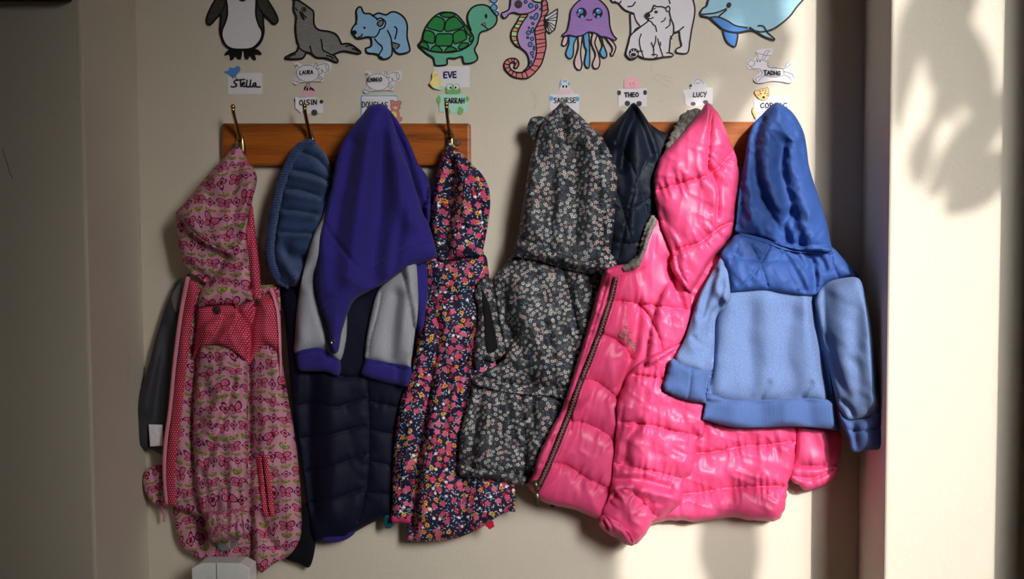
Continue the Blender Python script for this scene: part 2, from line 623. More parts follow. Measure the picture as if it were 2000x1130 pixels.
class G:
    def __init__(self, name):
        self.m = bpy.data.materials.new(name)
        self.m.use_nodes = True
        self.t = self.m.node_tree
        self.bsdf = self.t.nodes['Principled BSDF']

    def node(self, typ, **kw):
        n = self.t.nodes.new(typ)
        for k, v in kw.items():
            setattr(n, k, v)
        return n

    def put(self, sock, val):
        if isinstance(val, S):
            self.t.links.new(val.s, sock)
        else:
            sock.default_value = val

    def math(self, op, *a):
        n = self.node('ShaderNodeMath', operation=op)
        for i, x in enumerate(a):
            self.put(n.inputs[i], x)
        return S(self, n.outputs[0])

    def uv(self):
        n = self.node('ShaderNodeUVMap', uv_map='print')
        return S(self, n.outputs[0]) 

    def obj(self):
        return S(self, self.node('ShaderNodeNewGeometry').outputs['Position'])

    def sep(self, v):
        n = self.node('ShaderNodeSeparateXYZ')
        self.put(n.inputs[0], v)
        return [S(self, o) for o in n.outputs]

    def comb(self, x, y, z=0.0):
        n = self.node('ShaderNodeCombineXYZ')
        for i, a in enumerate((x, y, z)):
            self.put(n.inputs[i], a)
        return S(self, n.outputs[0])

    def scale(self, v, k):
        n = self.node('ShaderNodeMapping')
        self.put(n.inputs['Vector'], v)
        n.inputs['Scale'].default_value = k if hasattr(k, '__len__') else (k, k, k)
        return S(self, n.outputs[0])

    def shift(self, v, loc=(0, 0, 0), rot=0.0, k=1.0):
        n = self.node('ShaderNodeMapping')
        self.put(n.inputs['Vector'], v)
        n.inputs['Location'].default_value = loc
        n.inputs['Rotation'].default_value = (0, 0, rot)
        n.inputs['Scale'].default_value = (k, k, k)
        return S(self, n.outputs[0])

    def noise(self, v, scale, detail=2.0, rough=0.5, dim='3D'):
        n = self.node('ShaderNodeTexNoise', noise_dimensions=dim)
        self.put(n.inputs['Vector'], v)
        n.inputs['Scale'].default_value = scale
        n.inputs['Detail'].default_value = detail
        n.inputs['Roughness'].default_value = rough
        return S(self, n.outputs[0])

    def voro(self, v, rnd=0.85):
        n = self.node('ShaderNodeTexVoronoi', voronoi_dimensions='2D', feature='F1')
        self.put(n.inputs['Vector'], v)
        n.inputs['Scale'].default_value = 1.0
        n.inputs['Randomness'].default_value = rnd
        return S(self, n.outputs['Distance']), S(self, n.outputs['Color']), S(self, n.outputs['Position'])

    def white(self, v):
        n = self.node('ShaderNodeTexWhiteNoise', noise_dimensions='2D')
        self.put(n.inputs['Vector'], v)
        return S(self, n.outputs['Value'])

    def mix(self, f, a, b):
        n = self.node('ShaderNodeMix', data_type='RGBA')
        self.put(n.inputs['Factor'], f)
        self.put(n.inputs[6], a); self.put(n.inputs[7], b)
        return S(self, n.outputs[2])

    def ramp(self, f, stops, const=False):
        n = self.node('ShaderNodeValToRGB')
        if const:
            n.color_ramp.interpolation = 'CONSTANT'
        e = n.color_ramp.elements
        while len(e) < len(stops):
            e.new(0.5)
        for i, (p, c) in enumerate(stops):
            e[i].position = p; e[i].color = c
        self.put(n.inputs[0], f)
        return S(self, n.outputs[0])

    def lt(self, a, b):
        return self.math('LESS_THAN', a, b)

    def gt(self, a, b):
        return self.math('GREATER_THAN', a, b)

    def vsub(self, a, b):
        n = self.node('ShaderNodeVectorMath', operation='SUBTRACT')
        self.put(n.inputs[0], a); self.put(n.inputs[1], b)
        return S(self, n.outputs[0])

    def bump(self, h, strength=0.3, dist=0.001):
        n = self.node('ShaderNodeBump')
        n.inputs['Strength'].default_value = strength
        n.inputs['Distance'].default_value = dist
        self.put(n.inputs['Height'], h)
        self.put(self.bsdf.inputs['Normal'], S(self, n.outputs[0]))

    def out(self, col, rough=0.85, spec=0.3, metal=0.0, sheen=0.0, coat=0.0):
        b = self.bsdf
        self.put(b.inputs['Base Color'], col)
        self.put(b.inputs['Roughness'], rough)
        b.inputs['Specular IOR Level'].default_value = spec
        b.inputs['Metallic'].default_value = metal
        if sheen:
            b.inputs['Sheen Weight'].default_value = sheen
            b.inputs['Sheen Roughness'].default_value = 0.5
        if coat:
            b.inputs['Coat Weight'].default_value = coat
            b.inputs['Coat Roughness'].default_value = 0.25
        return self.m


class S:
    def __init__(self, g, s):
        self.g, self.s = g, s
    def __add__(self, o): return self.g.math('ADD', self, o)
    __radd__ = __add__
    def __sub__(self, o): return self.g.math('SUBTRACT', self, o)
    def __rsub__(self, o): return self.g.math('SUBTRACT', o, self)
    def __mul__(self, o): return self.g.math('MULTIPLY', self, o)
    __rmul__ = __mul__
    def __truediv__(self, o): return self.g.math('DIVIDE', self, o)
    def abs(self): return self.g.math('ABSOLUTE', self)
    def floor(self): return self.g.math('FLOOR', self)
    def frac(self): return self.g.math('FRACT', self)
    def sqrt(self): return self.g.math('SQRT', self)
    def sin(self): return self.g.math('SINE', self)
    def cos(self): return self.g.math('COSINE', self)


def ell(x, y, cx, cy, rx, ry, rot=0.0):
    c, s = math.cos(rot), math.sin(rot)
    dx, dy = x - cx, y - cy
    if rot:
        a = (dx * c + dy * s) * (1 / rx); b = (dy * c - dx * s) * (1 / ry)
    else:
        a = dx * (1 / rx); b = dy * (1 / ry)
    return (a * a + b * b).sqrt()


def plain(name, rgb, rough=0.85, spec=0.3, metal=0.0, var=0.10, scale=60.0, bump=0.0, bscale=900.0, sheen=0.0, coat=0.0):
    g = G(name)
    p = g.obj()
    n = g.noise(p, scale, 3.0)
    c = lin(rgb)
    dk = tuple(x * (1 - var) for x in c[:3]) + (1,)
    lt = tuple(min(1, x * (1 + var)) for x in c[:3]) + (1,)
    col = g.mix(n, dk, lt)
    if bump:
        g.bump(g.noise(p, bscale, 2.0), bump, 0.001)
    return g.out(col, rough, spec, metal, sheen, coat)


def butterfly_print():
    g = G('butterfly_print_cotton')
    uv = g.scale(g.uv(), 100.0)
    u, v, _ = g.sep(uv)
    v = v + (g.noise(uv, 0.016, 1.0) - 0.5) * 46.0
    u = u + (g.noise(g.shift(uv, (31, 17, 5)), 0.014, 1.0) - 0.5) * 30.0
    W, H = 47.0, 35.0
    row = (v * (1 / H)).floor()
    par = g.math('FLOORED_MODULO', row, 2.0)
    yy = (v * (1 / H) - row - 0.5) * H
    base = lin((202, 138, 158))
    col = g.mix(g.noise(uv, 0.05), base, lin((208, 148, 166)))
    purple, red, pink, green, dark = lin((74, 26, 84)), lin((192, 44, 76)), lin((226, 122, 150)), lin((96, 130, 30)), lin((120, 22, 40))
    # leaf pairs and dotted stems between the rows
    y2 = (v * (1 / H) + 0.5); r2 = y2.floor(); yl = (y2 - r2 - 0.5) * H
    p2 = g.math('FLOORED_MODULO', r2, 2.0)
    ul = u * (1 / W) + 0.5 * p2 + 0.25
    xl = ((ul * 2.0).frac() - 0.5) * (W / 2)
    axl = xl.abs()
    leaf = ell(axl, yl, 4.6, 0.5, 4.8, 2.5, -0.5)
    col = g.mix(g.lt(leaf, 1.0), col, green)
    col = g.mix(g.lt(leaf, 0.45), col, lin((140, 175, 60)))
    dots = g.lt(axl, 0.8) * g.gt((v * 0.33).frac(), 0.45) * g.lt(yl.abs(), 9.0)
    col = g.mix(dots, col, dark)
    # four-petal flowers
    uf = u * (1 / W) + 0.5 * par + 0.5
    xf = (uf.frac() - 0.5) * W
    r = (xf * xf + yy * yy).sqrt()
    th = g.math('ARCTAN2', yy, xf)
    R = ((th * 2.0).cos().abs() * 0.45 + 0.55) * 9.0
    q = r / R
    col = g.mix(g.lt(q, 1.0), col, purple)
    col = g.mix(g.lt(q, 0.70), col, pink)
    col = g.mix(g.lt(r, 3.1), col, dark)
    # butterflies
    ub = u * (1 / W) + 0.5 * par
    ib = ub.floor()
    x0 = (ub - ib - 0.5) * W
    an = (g.white(g.comb(ib, row)) - 0.5) * 1.3
    ca, sa = an.cos(), an.sin()
    x = x0 * ca + yy * sa; y = yy * ca - x0 * sa
    ax = x.abs()
    e1 = ell(ax, y, 6.6, -3.8, 8.0, 5.4, -0.5)
    e2 = ell(ax, y, 4.9, 5.2, 5.6, 4.4, 0.7)
    e = g.math('MINIMUM', e1, e2)
    col = g.mix(g.lt(e, 1.0), col, purple)
    col = g.mix(g.lt(e, 0.70), col, pink)
    streak = g.gt(((ax * 0.9 + y * 0.25) * 0.42).frac(), 0.45)
    col = g.mix(g.lt(e, 0.56) * streak, col, red)
    col = g.mix(g.lt(ell(x, y, 0.0, 0.5, 1.3, 7.4), 1.0), col, dark)
    g.bump(g.noise(uv, 1.2, 2.0), 0.15, 0.0006)
    return g.out(col, 0.62, 0.3)


def dotted(name, base, dot, pitch=4.4, r=1.0):
    g = G(name)
    uv = g.scale(g.uv(), 100.0)
    u, v, _ = g.sep(uv)
    a = (u * (1 / pitch)); row = (v * (1 / pitch)).floor()
    a = a + 0.5 * g.math('FLOORED_MODULO', row, 2.0)
    x = (a.frac() - 0.5) * pitch
    y = ((v * (1 / pitch)).frac() - 0.5) * pitch
    d = (x * x + y * y).sqrt()
    col = g.mix(g.lt(d, r), lin(base), lin(dot))
    g.bump(g.noise(uv, 1.0, 2.0), 0.15, 0.0006)
    return g.out(col, 0.65, 0.3)


def petals(g, uv, size, n, depth, keep, seed, rnd=0.8, frac=0.46):
    """Voronoi-scattered flowers: returns polar fraction q, cell colours, presence and the local polar coordinates"""
    w = g.shift(uv, (seed * 3.7, seed * 1.3, 0), 0.3 * seed, 1.0 / size)
    d, c, p = g.voro(w, rnd)
    lx, ly, _ = g.sep(g.vsub(w, p))
    cr, cg, cb = [S(g, o) for o in (g.node('ShaderNodeSeparateColor'),)[0].outputs]
    g.t.links.new(c.s, cr.s.node.inputs[0])
    th = g.math('ARCTAN2', ly, lx) + cr * 6.28
    R = (1 - depth + (th * n).cos() * depth) * frac
    q = d / R
    return q, (cr, cg, cb), g.lt(cg, keep), (lx, ly, d, th)


def leaves(g, uv, size, keep, seed, rx=0.42, ry=0.17):
    w = g.shift(uv, (seed * 5.1, seed * 2.9, 0), 0.5 * seed, 1.0 / size)
    d, c, p = g.voro(w, 0.9)
    lx, ly, _ = g.sep(g.vsub(w, p))
    sc = g.node('ShaderNodeSeparateColor')
    g.t.links.new(c.s, sc.inputs[0])
    cr, cg, cb = [S(g, o) for o in sc.outputs]
    a = cr * 6.28
    ca, sa = a.cos(), a.sin()
    x = lx * ca + ly * sa; y = ly * ca - lx * sa
    e = ell(x, y, 0.0, 0.0, rx, ry)
    return g.lt(e, 1.0) * g.lt(cg, keep), cb


def bright_floral():
    g = G('bright_floral_cotton')
    uv = g.scale(g.uv(), 100.0)
    col = g.mix(g.noise(uv, 0.03), lin((24, 21, 48)), lin((32, 27, 58)))
    for sd, size, stops in ((1, 7.0, [(0, lin((200, 200, 204))), (0.35, lin((120, 180, 215))), (0.6, lin((200, 205, 220))), (0.8, lin((60, 120, 165)))]),
                            (2, 5.6, [(0, lin((206, 204, 206))), (0.4, lin((150, 195, 215))), (0.82, lin((190, 60, 96)))])):
        m, cb = leaves(g, uv, size, 0.5, sd, 0.36, 0.14)
        col = g.mix(m, col, g.ramp(cb, stops, True))
    q, (cr, cg, cb), k, (lx, ly, d, th) = petals(g, uv, 13.0, 8.0, 0.24, 0.36, 3, 0.9, 0.40)
    col = g.mix(g.lt(q, 1.0) * k, col, g.ramp(cb, [(0, lin((240, 160, 50))), (0.6, lin((150, 30, 75))), (0.8, lin((235, 190, 80)))], True))
    col = g.mix(g.lt(d, 0.12) * k, col, lin((150, 50, 40)))
    q, (cr, cg, cb), k, (lx, ly, d, th) = petals(g, uv, 9.0, 5.0, 0.2, 0.2, 6, 0.9, 0.40)
    col = g.mix(g.lt(q, 1.0) * k, col, g.ramp(cb, [(0, lin((225, 40, 60))), (0.5, lin((240, 235, 240)))], True))
    q, (cr, cg, cb), k, (lx, ly, d, th) = petals(g, uv, 16.5, 5.0, 0.16, 0.5, 4, 0.85, 0.40)
    rose = g.ramp(cb, [(0, lin((204, 84, 120))), (0.45, lin((212, 112, 142))), (0.8, lin((206, 76, 112)))], True)
    swirl = g.gt((d * 7.0 + th * 0.48).frac(), 0.72)
    rose = g.mix(swirl * 0.55, rose, lin((190, 40, 90)))
    col = g.mix(g.lt(q, 1.0) * k, col, rose)
    g.bump(g.noise(uv, 1.2, 2.0), 0.15, 0.0006)
    return g.out(col, 0.7, 0.3)


def ditsy_floral():
    g = G('grey_ditsy_floral_cotton')
    uv = g.scale(g.uv(), 100.0)
    n = g.noise(uv, 0.13, 2.0)
    col = g.ramp(n, [(0, lin((30, 31, 38))), (0.47, lin((41, 43, 51))), (0.52, lin((70, 76, 85))), (0.6, lin((48, 51, 59))), (0.66, lin((34, 35, 42)))])
    m, cb = leaves(g, uv, 5.0, 0.4, 3)
    col = g.mix(m, col, g.ramp(cb, [(0, lin((28, 30, 38))), (0.5, lin((112, 124, 130)))], True))
    for sd, size, keep in ((1, 9.5, 0.55), (2, 8.5, 0.32)):
        q, (cr, cg, cb), k, (lx, ly, d, th) = petals(g, uv, size, 5.0, 0.2, keep, sd, 0.9, 0.40)
        pc = g.ramp(cb, [(0, lin((186, 180, 172))), (0.4, lin((190, 158, 150))), (0.62, lin((154, 168, 168))), (0.8, lin((196, 192, 186)))], True)
        col = g.mix(g.lt(q, 1.0) * k, col, pc)
        col = g.mix(g.lt(d, 0.14) * k, col, lin((70, 74, 80)))
    g.bump(g.noise(uv, 1.2, 2.0), 0.15, 0.0006)
    return g.out(col, 0.6, 0.35)


def marl(name, a, b, fleck=0.5, rough=0.95):
    g = G(name)
    uv = g.scale(g.uv(), 100.0)
    st = g.scale(uv, (0.25, 1.0, 1.0))
    n = g.noise(st, 1.1, 3.0, 0.7)
    n2 = g.noise(uv, 1.6, 1.0)
    col = g.ramp(n, [(0.3, lin(a)), (0.75, lin(b))])
    col = g.mix(g.gt(n2, 0.64) * fleck, col, lin((222, 228, 240)))
    g.bump(n, 0.35, 0.001)
    return g.out(col, rough, 0.15, sheen=0.1)


def ribbed(name, rgb, pitch=2.6, depth=0.0012, var=0.75):
    g = G(name)
    uv = g.scale(g.uv(), 100.0)
    u, v, _ = g.sep(uv)
    s = (u * (6.2832 / pitch)).sin() * 0.5 + 0.5
    c = lin(rgb)
    n = g.noise(uv, 0.8, 2.0)
    col = g.mix(s * 0.5 + n * 0.5, tuple(x * var for x in c[:3]) + (1,), c)
    g.bump(s, 0.5, depth)
    return g.out(col, 0.95, 0.15, sheen=0.1)


def knitted(name, a, b, px=5.0, py=4.0, slant=1.0):
    g = G(name)
    uv = g.scale(g.uv(), 100.0)
    u, v, _ = g.sep(uv)
    x = ((u * (1 / px)).frac() - 0.5).abs() * 2.0
    y = (v * (1 / py) + x * slant).frac()
    s = (y * 6.2832).sin() * 0.5 + 0.5
    rim = g.math('MULTIPLY', s, (1 - (x - 0.5).abs() * 1.2))
    n = g.noise(uv, 1.5, 2.0)
    col = g.mix(rim * 0.75 + n * 0.3, lin(a), lin(b))
    g.bump(rim, 0.9, 0.003)
    return g.out(col, 1.0, 0.1, sheen=0.2)


def nylon(name, rgb, rough=0.36, spec=0.5, var=0.06, fine=0.12, coat=0.0):
    g = G(name)
    uv = g.scale(g.uv(), 100.0)
    c = lin(rgb)
    n = g.noise(uv, 0.06, 3.0)
    col = g.mix(n, tuple(x * (1 - var) for x in c[:3]) + (1,), c)
    st = g.noise(g.scale(uv, (1.0, 0.35, 1)), 0.09, 3.0, 0.55)
    g.bump(st, fine, 0.004)
    return g.out(col, rough, spec, coat=coat)


def wood():
    g = G('varnished_pine')
    p = g.scale(g.obj(), (2.2, 2.2, 34.0))
    n = g.noise(p, 1.0, 5.0, 0.62)
    n2 = g.noise(g.scale(g.obj(), (14.0, 14.0, 420.0)), 1.0, 2.0)
    col = g.ramp(n, [(0.25, lin((90, 40, 14))), (0.45, lin((152, 78, 24))), (0.58, lin((178, 98, 34))), (0.74, lin((102, 48, 16)))])
    col = g.mix(g.gt(n2, 0.62) * 0.25, col, lin((110, 42, 12)))
    g.bump(n, 0.1, 0.001)
    return g.out(col, 0.33, 0.5)


def wall_paint(name, rgb):
    g = G(name)
    p = g.obj()
    c = lin(rgb)
    n = g.noise(p, 3.0, 4.0, 0.6)
    col = g.mix(n, tuple(x * 0.94 for x in c[:3]) + (1,), tuple(min(1, x * 1.04) for x in c[:3]) + (1,))
    sm = g.noise(g.scale(p, (9.0, 9.0, 7.0)), 1.0, 3.0, 0.7)
    col = g.mix(g.gt(sm, 0.70) * 0.10, col, lin((150, 138, 112)))
    h = g.noise(p, 160.0, 3.0, 0.6)
    g.bump(h + g.noise(p, 24.0, 3.0) * 1.5, 0.22, 0.0018)
    return g.out(col, 0.55, 0.25)


def crayon(name, rgb, light=None, ang=0.5, amt=0.5):
    g = G(name)
    p = g.obj()
    c = lin(rgb)
    l = lin(light) if light else tuple(min(1, x * 1.5 + 0.06) for x in c[:3]) + (1,)
    n = g.node('ShaderNodeMapping')
    g.put(n.inputs[0], p)
    n.inputs['Rotation'].default_value = (0, ang, 0)
    n.inputs['Scale'].default_value = (60.0, 60.0, 700.0)
    st = g.noise(S(g, n.outputs[0]), 1.0, 3.0, 0.65)
    col = g.mix(g.math('MULTIPLY', g.math('SUBTRACT', st, 0.25), amt * 2), c, l)
    return g.out(col, 0.5, 0.3)


def fur_mat():
    g = G('grey_fleece_fur')
    uv = g.scale(g.uv(), 100.0)
    n = g.noise(uv, 0.45, 4.0, 0.7)
    col = g.ramp(n, [(0.25, lin((70, 62, 58))), (0.5, lin((120, 112, 106))), (0.75, lin((165, 158, 150)))])
    g.bump(n, 0.9, 0.006)
    return g.out(col, 1.0, 0.1, sheen=0.3)


class M: pass


M.wall = wall_paint('cream_wall_paint', (213, 204, 188))
M.pillar = wall_paint('cream_pillar_paint', (213, 204, 188))
M.floor = plain('floor_vinyl', (120, 112, 100), 0.5)
M.wood = wood()
M.brass = plain('aged_brass', (196, 168, 112), 0.22, 0.5, 1.0, 0.15, 80)
M.steel = plain('screw_steel', (190, 186, 176), 0.25, 0.5, 1.0)
M.butter = butterfly_print()
M.dots = dotted('red_dotted_cotton', (190, 26, 66), (238, 190, 200))
M.pinkzip = plain('pink_zip_tape', (222, 140, 160), 0.7)
M.snap = plain('dark_snap', (70, 60, 66), 0.35, 0.5, 0.6)
M.reflect = plain('grey_reflective_patch', (120, 130, 132), 0.4)
M.grey_coat = plain('charcoal_lining', (58, 58, 66), 0.6, 0.35, bump=0.2)
M.grey_knit = marl('grey_marl_patch', (92, 94, 98), (130, 132, 136), 0.1)
M.white_label = plain('white_satin_label', (226, 222, 232), 0.4)
M.knit = knitted('denim_blue_knit', (34, 56, 104), (86, 118, 180))
M.knit_band = knitted('denim_blue_edge_knit', (32, 54, 102), (82, 112, 172), 4.0, 5.0, 0.6)
M.royal = plain('royal_blue_sweatshirt', (48, 42, 126), 0.95, 0.15, 0, 0.08, 90, 0.2, 1400, sheen=0.08)
M.royal_rib = ribbed('royal_blue_rib', (50, 44, 130), 3.2, 0.0006, 0.85)
M.grey_marl = marl('light_grey_marl', (140, 142, 152), (182, 184, 194), 0.15)
M.navy = nylon('navy_padded_nylon', (13, 18, 40), 0.65, 0.2, 0.1, 0.06)
M.black = plain('black_cotton', (16, 17, 24), 0.9, 0.2)
M.teal = plain('teal_rubber', (20, 84, 104), 0.5)
M.floral = bright_floral()
M.pink_trim = plain('pink_trim', (216, 48, 110), 0.7)
M.red_bead = plain('red_flower_bead', (206, 40, 60), 0.35)
M.ditsy = ditsy_floral()
M.hole = plain('opening_shade', (14, 14, 18), 0.9)  # near-black colour standing in for the shade inside openings
M.navyq = nylon('dark_navy_quilting', (13, 22, 38), 0.6, 0.25, 0.1, 0.06)
M.pink = nylon('hot_pink_nylon', (222, 74, 124), 0.44, 0.38, 0.05, 0.12)
M.zip = plain('brown_zip', (142, 108, 96), 0.4, 0.5, 0.2)
M.zipdark = plain('brown_zip_tape', (60, 34, 40), 0.8)
M.bronze = plain('bronze_puller', (120, 106, 84), 0.35, 0.5, 0.9)
M.embro = plain('brown_embroidery', (128, 98, 88), 0.6, 0.3, 0, 0.35, 700)
M.fur = fur_mat()
M.blue = nylon('bright_blue_nylon', (54, 84, 150), 0.6, 0.2, 0.06, 0.12)
M.blue_marl = marl('blue_marl_jersey', (70, 96, 150), (118, 142, 186), 0.5)
M.blue_rib = ribbed('blue_marl_rib', (82, 108, 164), 2.8, 0.001, 0.72)
M.paper = plain('white_paper', (232, 229, 236), 0.6, 0.3, 0, 0.02)
M.ink = plain('black_marker', (16, 14, 16), 0.5, 0.3, 0, 0.2)
M.pen = plain('grey_pen', (96, 92, 96), 0.6)
M.navy_ink = plain('navy_marker', (28, 26, 92), 0.5)
M.plastic = plain('white_plastic', (222, 222, 220), 0.4)
M.dark_shelf = plain('dark_stained_shelf', (34, 22, 18), 0.5)
M.frame = plain('white_window_paint', (230, 230, 226), 0.4)
M.leaf = plain('plant_leaf', (50, 96, 40), 0.5)
M.pot = plain('terracotta', (170, 92, 60), 0.8)
c = crayon
M.c_black = c('black_crayon', (44, 42, 40), (96, 92, 88), 0.9, 0.55)
M.c_white = c('white_crayon', (226, 222, 230), (236, 233, 238))
M.c_grey = c('grey_crayon', (118, 116, 114), (160, 158, 156), 0.6, 0.6)
M.c_blue = c('pale_blue_crayon', (136, 186, 226), (172, 208, 236), 0.4)
M.c_green = c('green_crayon', (28, 128, 62), (64, 168, 92), 0.7)
M.c_mint = c('mint_crayon', (92, 178, 150), (132, 202, 176), 0.7)
M.c_lilac = c('lilac_crayon', (180, 146, 210), (204, 178, 226), 0.5)
M.c_purple = c('mauve_crayon', (158, 116, 196), (186, 150, 214), 1.2)
M.c_orange = c('orange_crayon', (226, 160, 84), (236, 184, 120))
M.c_lime = c('lime_crayon', (186, 224, 170), (206, 234, 190))
M.c_red = c('rose_crayon', (224, 116, 124), (236, 156, 158), 0.3)
M.c_pink = c('pale_pink_crayon', (232, 196, 206), (240, 214, 222))
M.c_sky = c('sky_blue_crayon', (96, 170, 226), (136, 196, 238))
M.c_dot = c('dot_blue_crayon', (70, 130, 206), (110, 160, 224))
M.c_deep = c('deep_blue_crayon', (66, 136, 220), (100, 164, 232), 0.3)
M.c_dolphin = c('dolphin_blue_crayon', (140, 200, 230), (190, 220, 230), 0.2, 0.6)
M.c_bear = c('bear_white_crayon', (222, 216, 224), (234, 230, 236), 0.8)
M.c_birdie = c('bird_blue_crayon', (76, 132, 206), (104, 158, 220))
M.c_yellow = c('yellow_crayon', (232, 210, 120), (240, 224, 150))
M.c_frog = c('frog_green_crayon', (112, 180, 104), (136, 198, 124))
M.c_mintcard = c('mint_card', (176, 222, 204), (190, 230, 214))
M.c_teddy = c('teddy_brown_crayon', (206, 130, 112), (220, 152, 134))
M.c_cow = c('cow_pink_crayon', (226, 178, 190), (234, 196, 206))
M.c_pig = c('pig_pink_crayon', (240, 178, 190), (244, 196, 204))
M.c_hoof = plain('hoof_grey', (62, 62, 64), 0.6)
M.c_tiger = c('tiger_yellow_crayon', (232, 190, 110), (238, 204, 134))
CUP_X, CUP_D = 0.952, 0.20
WIN_W, WIN_SPREAD, WORLD_S = 9.5, 37.0, 0.012
# spots (photo position, distance from the wall, leaf length, width, angle) that added leaves in the window keep in shade
SHADE_LEAVES = [(1805, 300, 260, .12, .045, 80), (1905, 270, 260, .26, .07, 52), (1900, 130, 260, .22, .09, 100), (1785, 70, 260, .26, .05, 82), (1835, 90, 260, .30, .05, 100), (1765, 150, 260, .2, .03, 85),
                (1920, 350, 260, .18, .08, 42), (1850, 180, 260, .16, .04, 70), (1488, 370, 120, .24, .085, 80), (1500, 450, 120, .16, .05, 70), (1435, 1060, 5, .30, .13, 88), (1425, 200, 3, .16, .08, 60), (1440, 130, 3, .16, .08, 110), (1815, 20, 260, .2, .08, 60), (1870, 30, 260, .24, .06, 70)]
_r = random.Random(11)
for _i in range(34):
    _u, _v = _r.uniform(1225, 1500), _r.uniform(-40, 215)
    if 1310 < _u < 1400 and _v > 150:
        continue
    SHADE_LEAVES.append((_u, _v, 3, _r.uniform(.12, .2), _r.uniform(.05, .09), _r.uniform(30, 150)))
# ------------------------------------------------------------------ the room
XL, XR, PD = -0.722, 0.683, 0.26          # alcove sides and how far the side walls stand forward
ZF, ZC_ = 0.0, 3.0


def struct(name, vf, mat, bev=0.0):
    o = mesh_obj(name, vf[0], vf[1], mat)
    o['kind'] = 'structure'
    if bev:
        bevel(o, bev, 3)
    return o


wall_back = struct('wall_back', box(XL - 0.02, XR + 0.02, 0.0, 0.15, ZF, ZC_), M.wall)
wall_left = struct('wall_left', box(-2.6, XL, -PD, 0.15, ZF, ZC_), M.pillar, 0.006)
struct('wall_right', box(XR, 2.9, -PD, 0.15, ZF, ZC_), M.pillar, 0.006)
struct('floor', box(-2.6, 2.9, -3.15, 0.15, -0.1, ZF), M.floor)
struct('ceiling', box(-2.6, 2.9, -3.15, 0.15, ZC_, ZC_ + 0.1), M.wall)
WY = -3.0
WX0, WX1, WZ0, WZ1 = 1.300, 1.965, 1.20, 2.82
wv = join(box(-2.6, WX0, WY - 0.12, WY, ZF, ZC_), box(WX1, 2.9, WY - 0.12, WY, ZF, ZC_),
          box(WX0, WX1, WY - 0.12, WY, ZF, WZ0), box(WX0, WX1, WY - 0.12, WY, WZ1, ZC_))
struct('wall_front', wv, M.wall)

# the light: low winter sun through the window behind the camera, and the sky light that comes in with it
SUN_AZ, SUN_EL = math.radians(20.3), math.radians(21.0)
SD = np.array([math.sin(SUN_AZ) * math.cos(SUN_EL), -math.cos(SUN_AZ) * math.cos(SUN_EL), math.sin(SUN_EL)])


def toward_sun(p, y):
    t = (y - p[1]) / SD[1]
    return np.asarray(p) + SD * t


sun = bpy.data.lights.new('sun', 'SUN')
sun.energy = 3.6
sun.angle = math.radians(0.6)
sun.color = (1.0, 0.965, 0.915)
suno = bpy.data.objects.new('sun', sun)
COL.objects.link(suno)
suno.rotation_euler = Vector(-SD).to_track_quat('-Z', 'Y').to_euler()
suno.location = (2.4, -6, 3.2)


def area(name, loc, target, sx, sy, watts, color, spread):
    l = bpy.data.lights.new(name, 'AREA')
    l.shape = 'RECTANGLE'
    l.size, l.size_y = sx, sy
    l.energy = watts
    l.color = color
    l.spread = math.radians(spread)
    o = bpy.data.objects.new(name, l)
    COL.objects.link(o)
    o.location = loc
    o.rotation_euler = (Vector(target) - Vector(loc)).to_track_quat('-Z', 'Y').to_euler()
    return o


wc = np.array([(WX0 + WX1) / 2, WY - 0.02, (WZ0 + WZ1) / 2])
az = math.radians(25.0)
WD = np.array([math.sin(az) * 0.94, -math.cos(az) * 0.94, 0.342])
area('window_daylight', wc, wc - WD, WX1 - WX0, WZ1 - WZ0, WIN_W, (1.0, 0.975, 0.935), WIN_SPREAD)

w = bpy.data.worlds.new('world')
SC.world = w
w.use_nodes = True
bg = w.node_tree.nodes['Background']
bg.inputs[0].default_value = (0.86, 0.92, 1.0, 1)
bg.inputs[1].default_value = WORLD_S

SC.view_settings.view_transform = 'Standard'
SC.view_settings.look = 'None'
SC.view_settings.gamma = 1.0
SC.view_settings.exposure = 0.0
SC.view_settings.use_curve_mapping = False
SC.cycles.use_denoising = True
SC.cycles.max_bounces = 6

# window frame (behind the camera) with glazing bars, and an added, unseen plant with leaves placed to throw the shadows
fr = []
bw = 0.03
fr.append(box(WX0, WX0 + bw, WY - 0.09, WY - 0.03, WZ0, WZ1)); fr.append(box(WX1 - bw, WX1, WY - 0.09, WY - 0.03, WZ0, WZ1))
fr.append(box(WX0, WX1, WY - 0.09, WY - 0.03, WZ0, WZ0 + bw)); fr.append(box(WX0, WX1, WY - 0.09, WY - 0.03, WZ1 - bw, WZ1))
struct('window_1', join(*fr), M.frame)

leafV, leafF = [], []


def leaf_at(wall_uv, d, L, W, ang, y, tilt=0.4):
    """an added leaf, set toward the sun so that it shades the given spot"""
    c = toward_sun(P(wall_uv[0], wall_uv[1], d), y)
    ax = np.array([math.cos(ang), 0.25 * math.sin(tilt), math.sin(ang)])
    ax /= np.linalg.norm(ax)
    n = np.array([0.15, -1.0, 0.2]); n /= np.linalg.norm(n)
    sd = np.cross(ax, n)
    k = 9
    V = []
    for i in range(k):
        t = i / (k - 1)
        hw = W / 2 * math.sin(math.pi * min(1, t * 0.98 + 0.02)) ** 0.8
        b = n * 0.02 * math.sin(t * 3)
        m = c + ax * L * (t - 0.5) + b
        V += [m - sd * hw + n * hw * 0.3, m, m + sd * hw + n * hw * 0.3]
    o = len(leafV)
    leafV.extend(V)
    for i in range(k - 1):
        for j in (0, 1):
            a = o + i * 3 + j
            leafF.append((a, a + 1, a + 4, a + 3))


rl = random.Random(3)
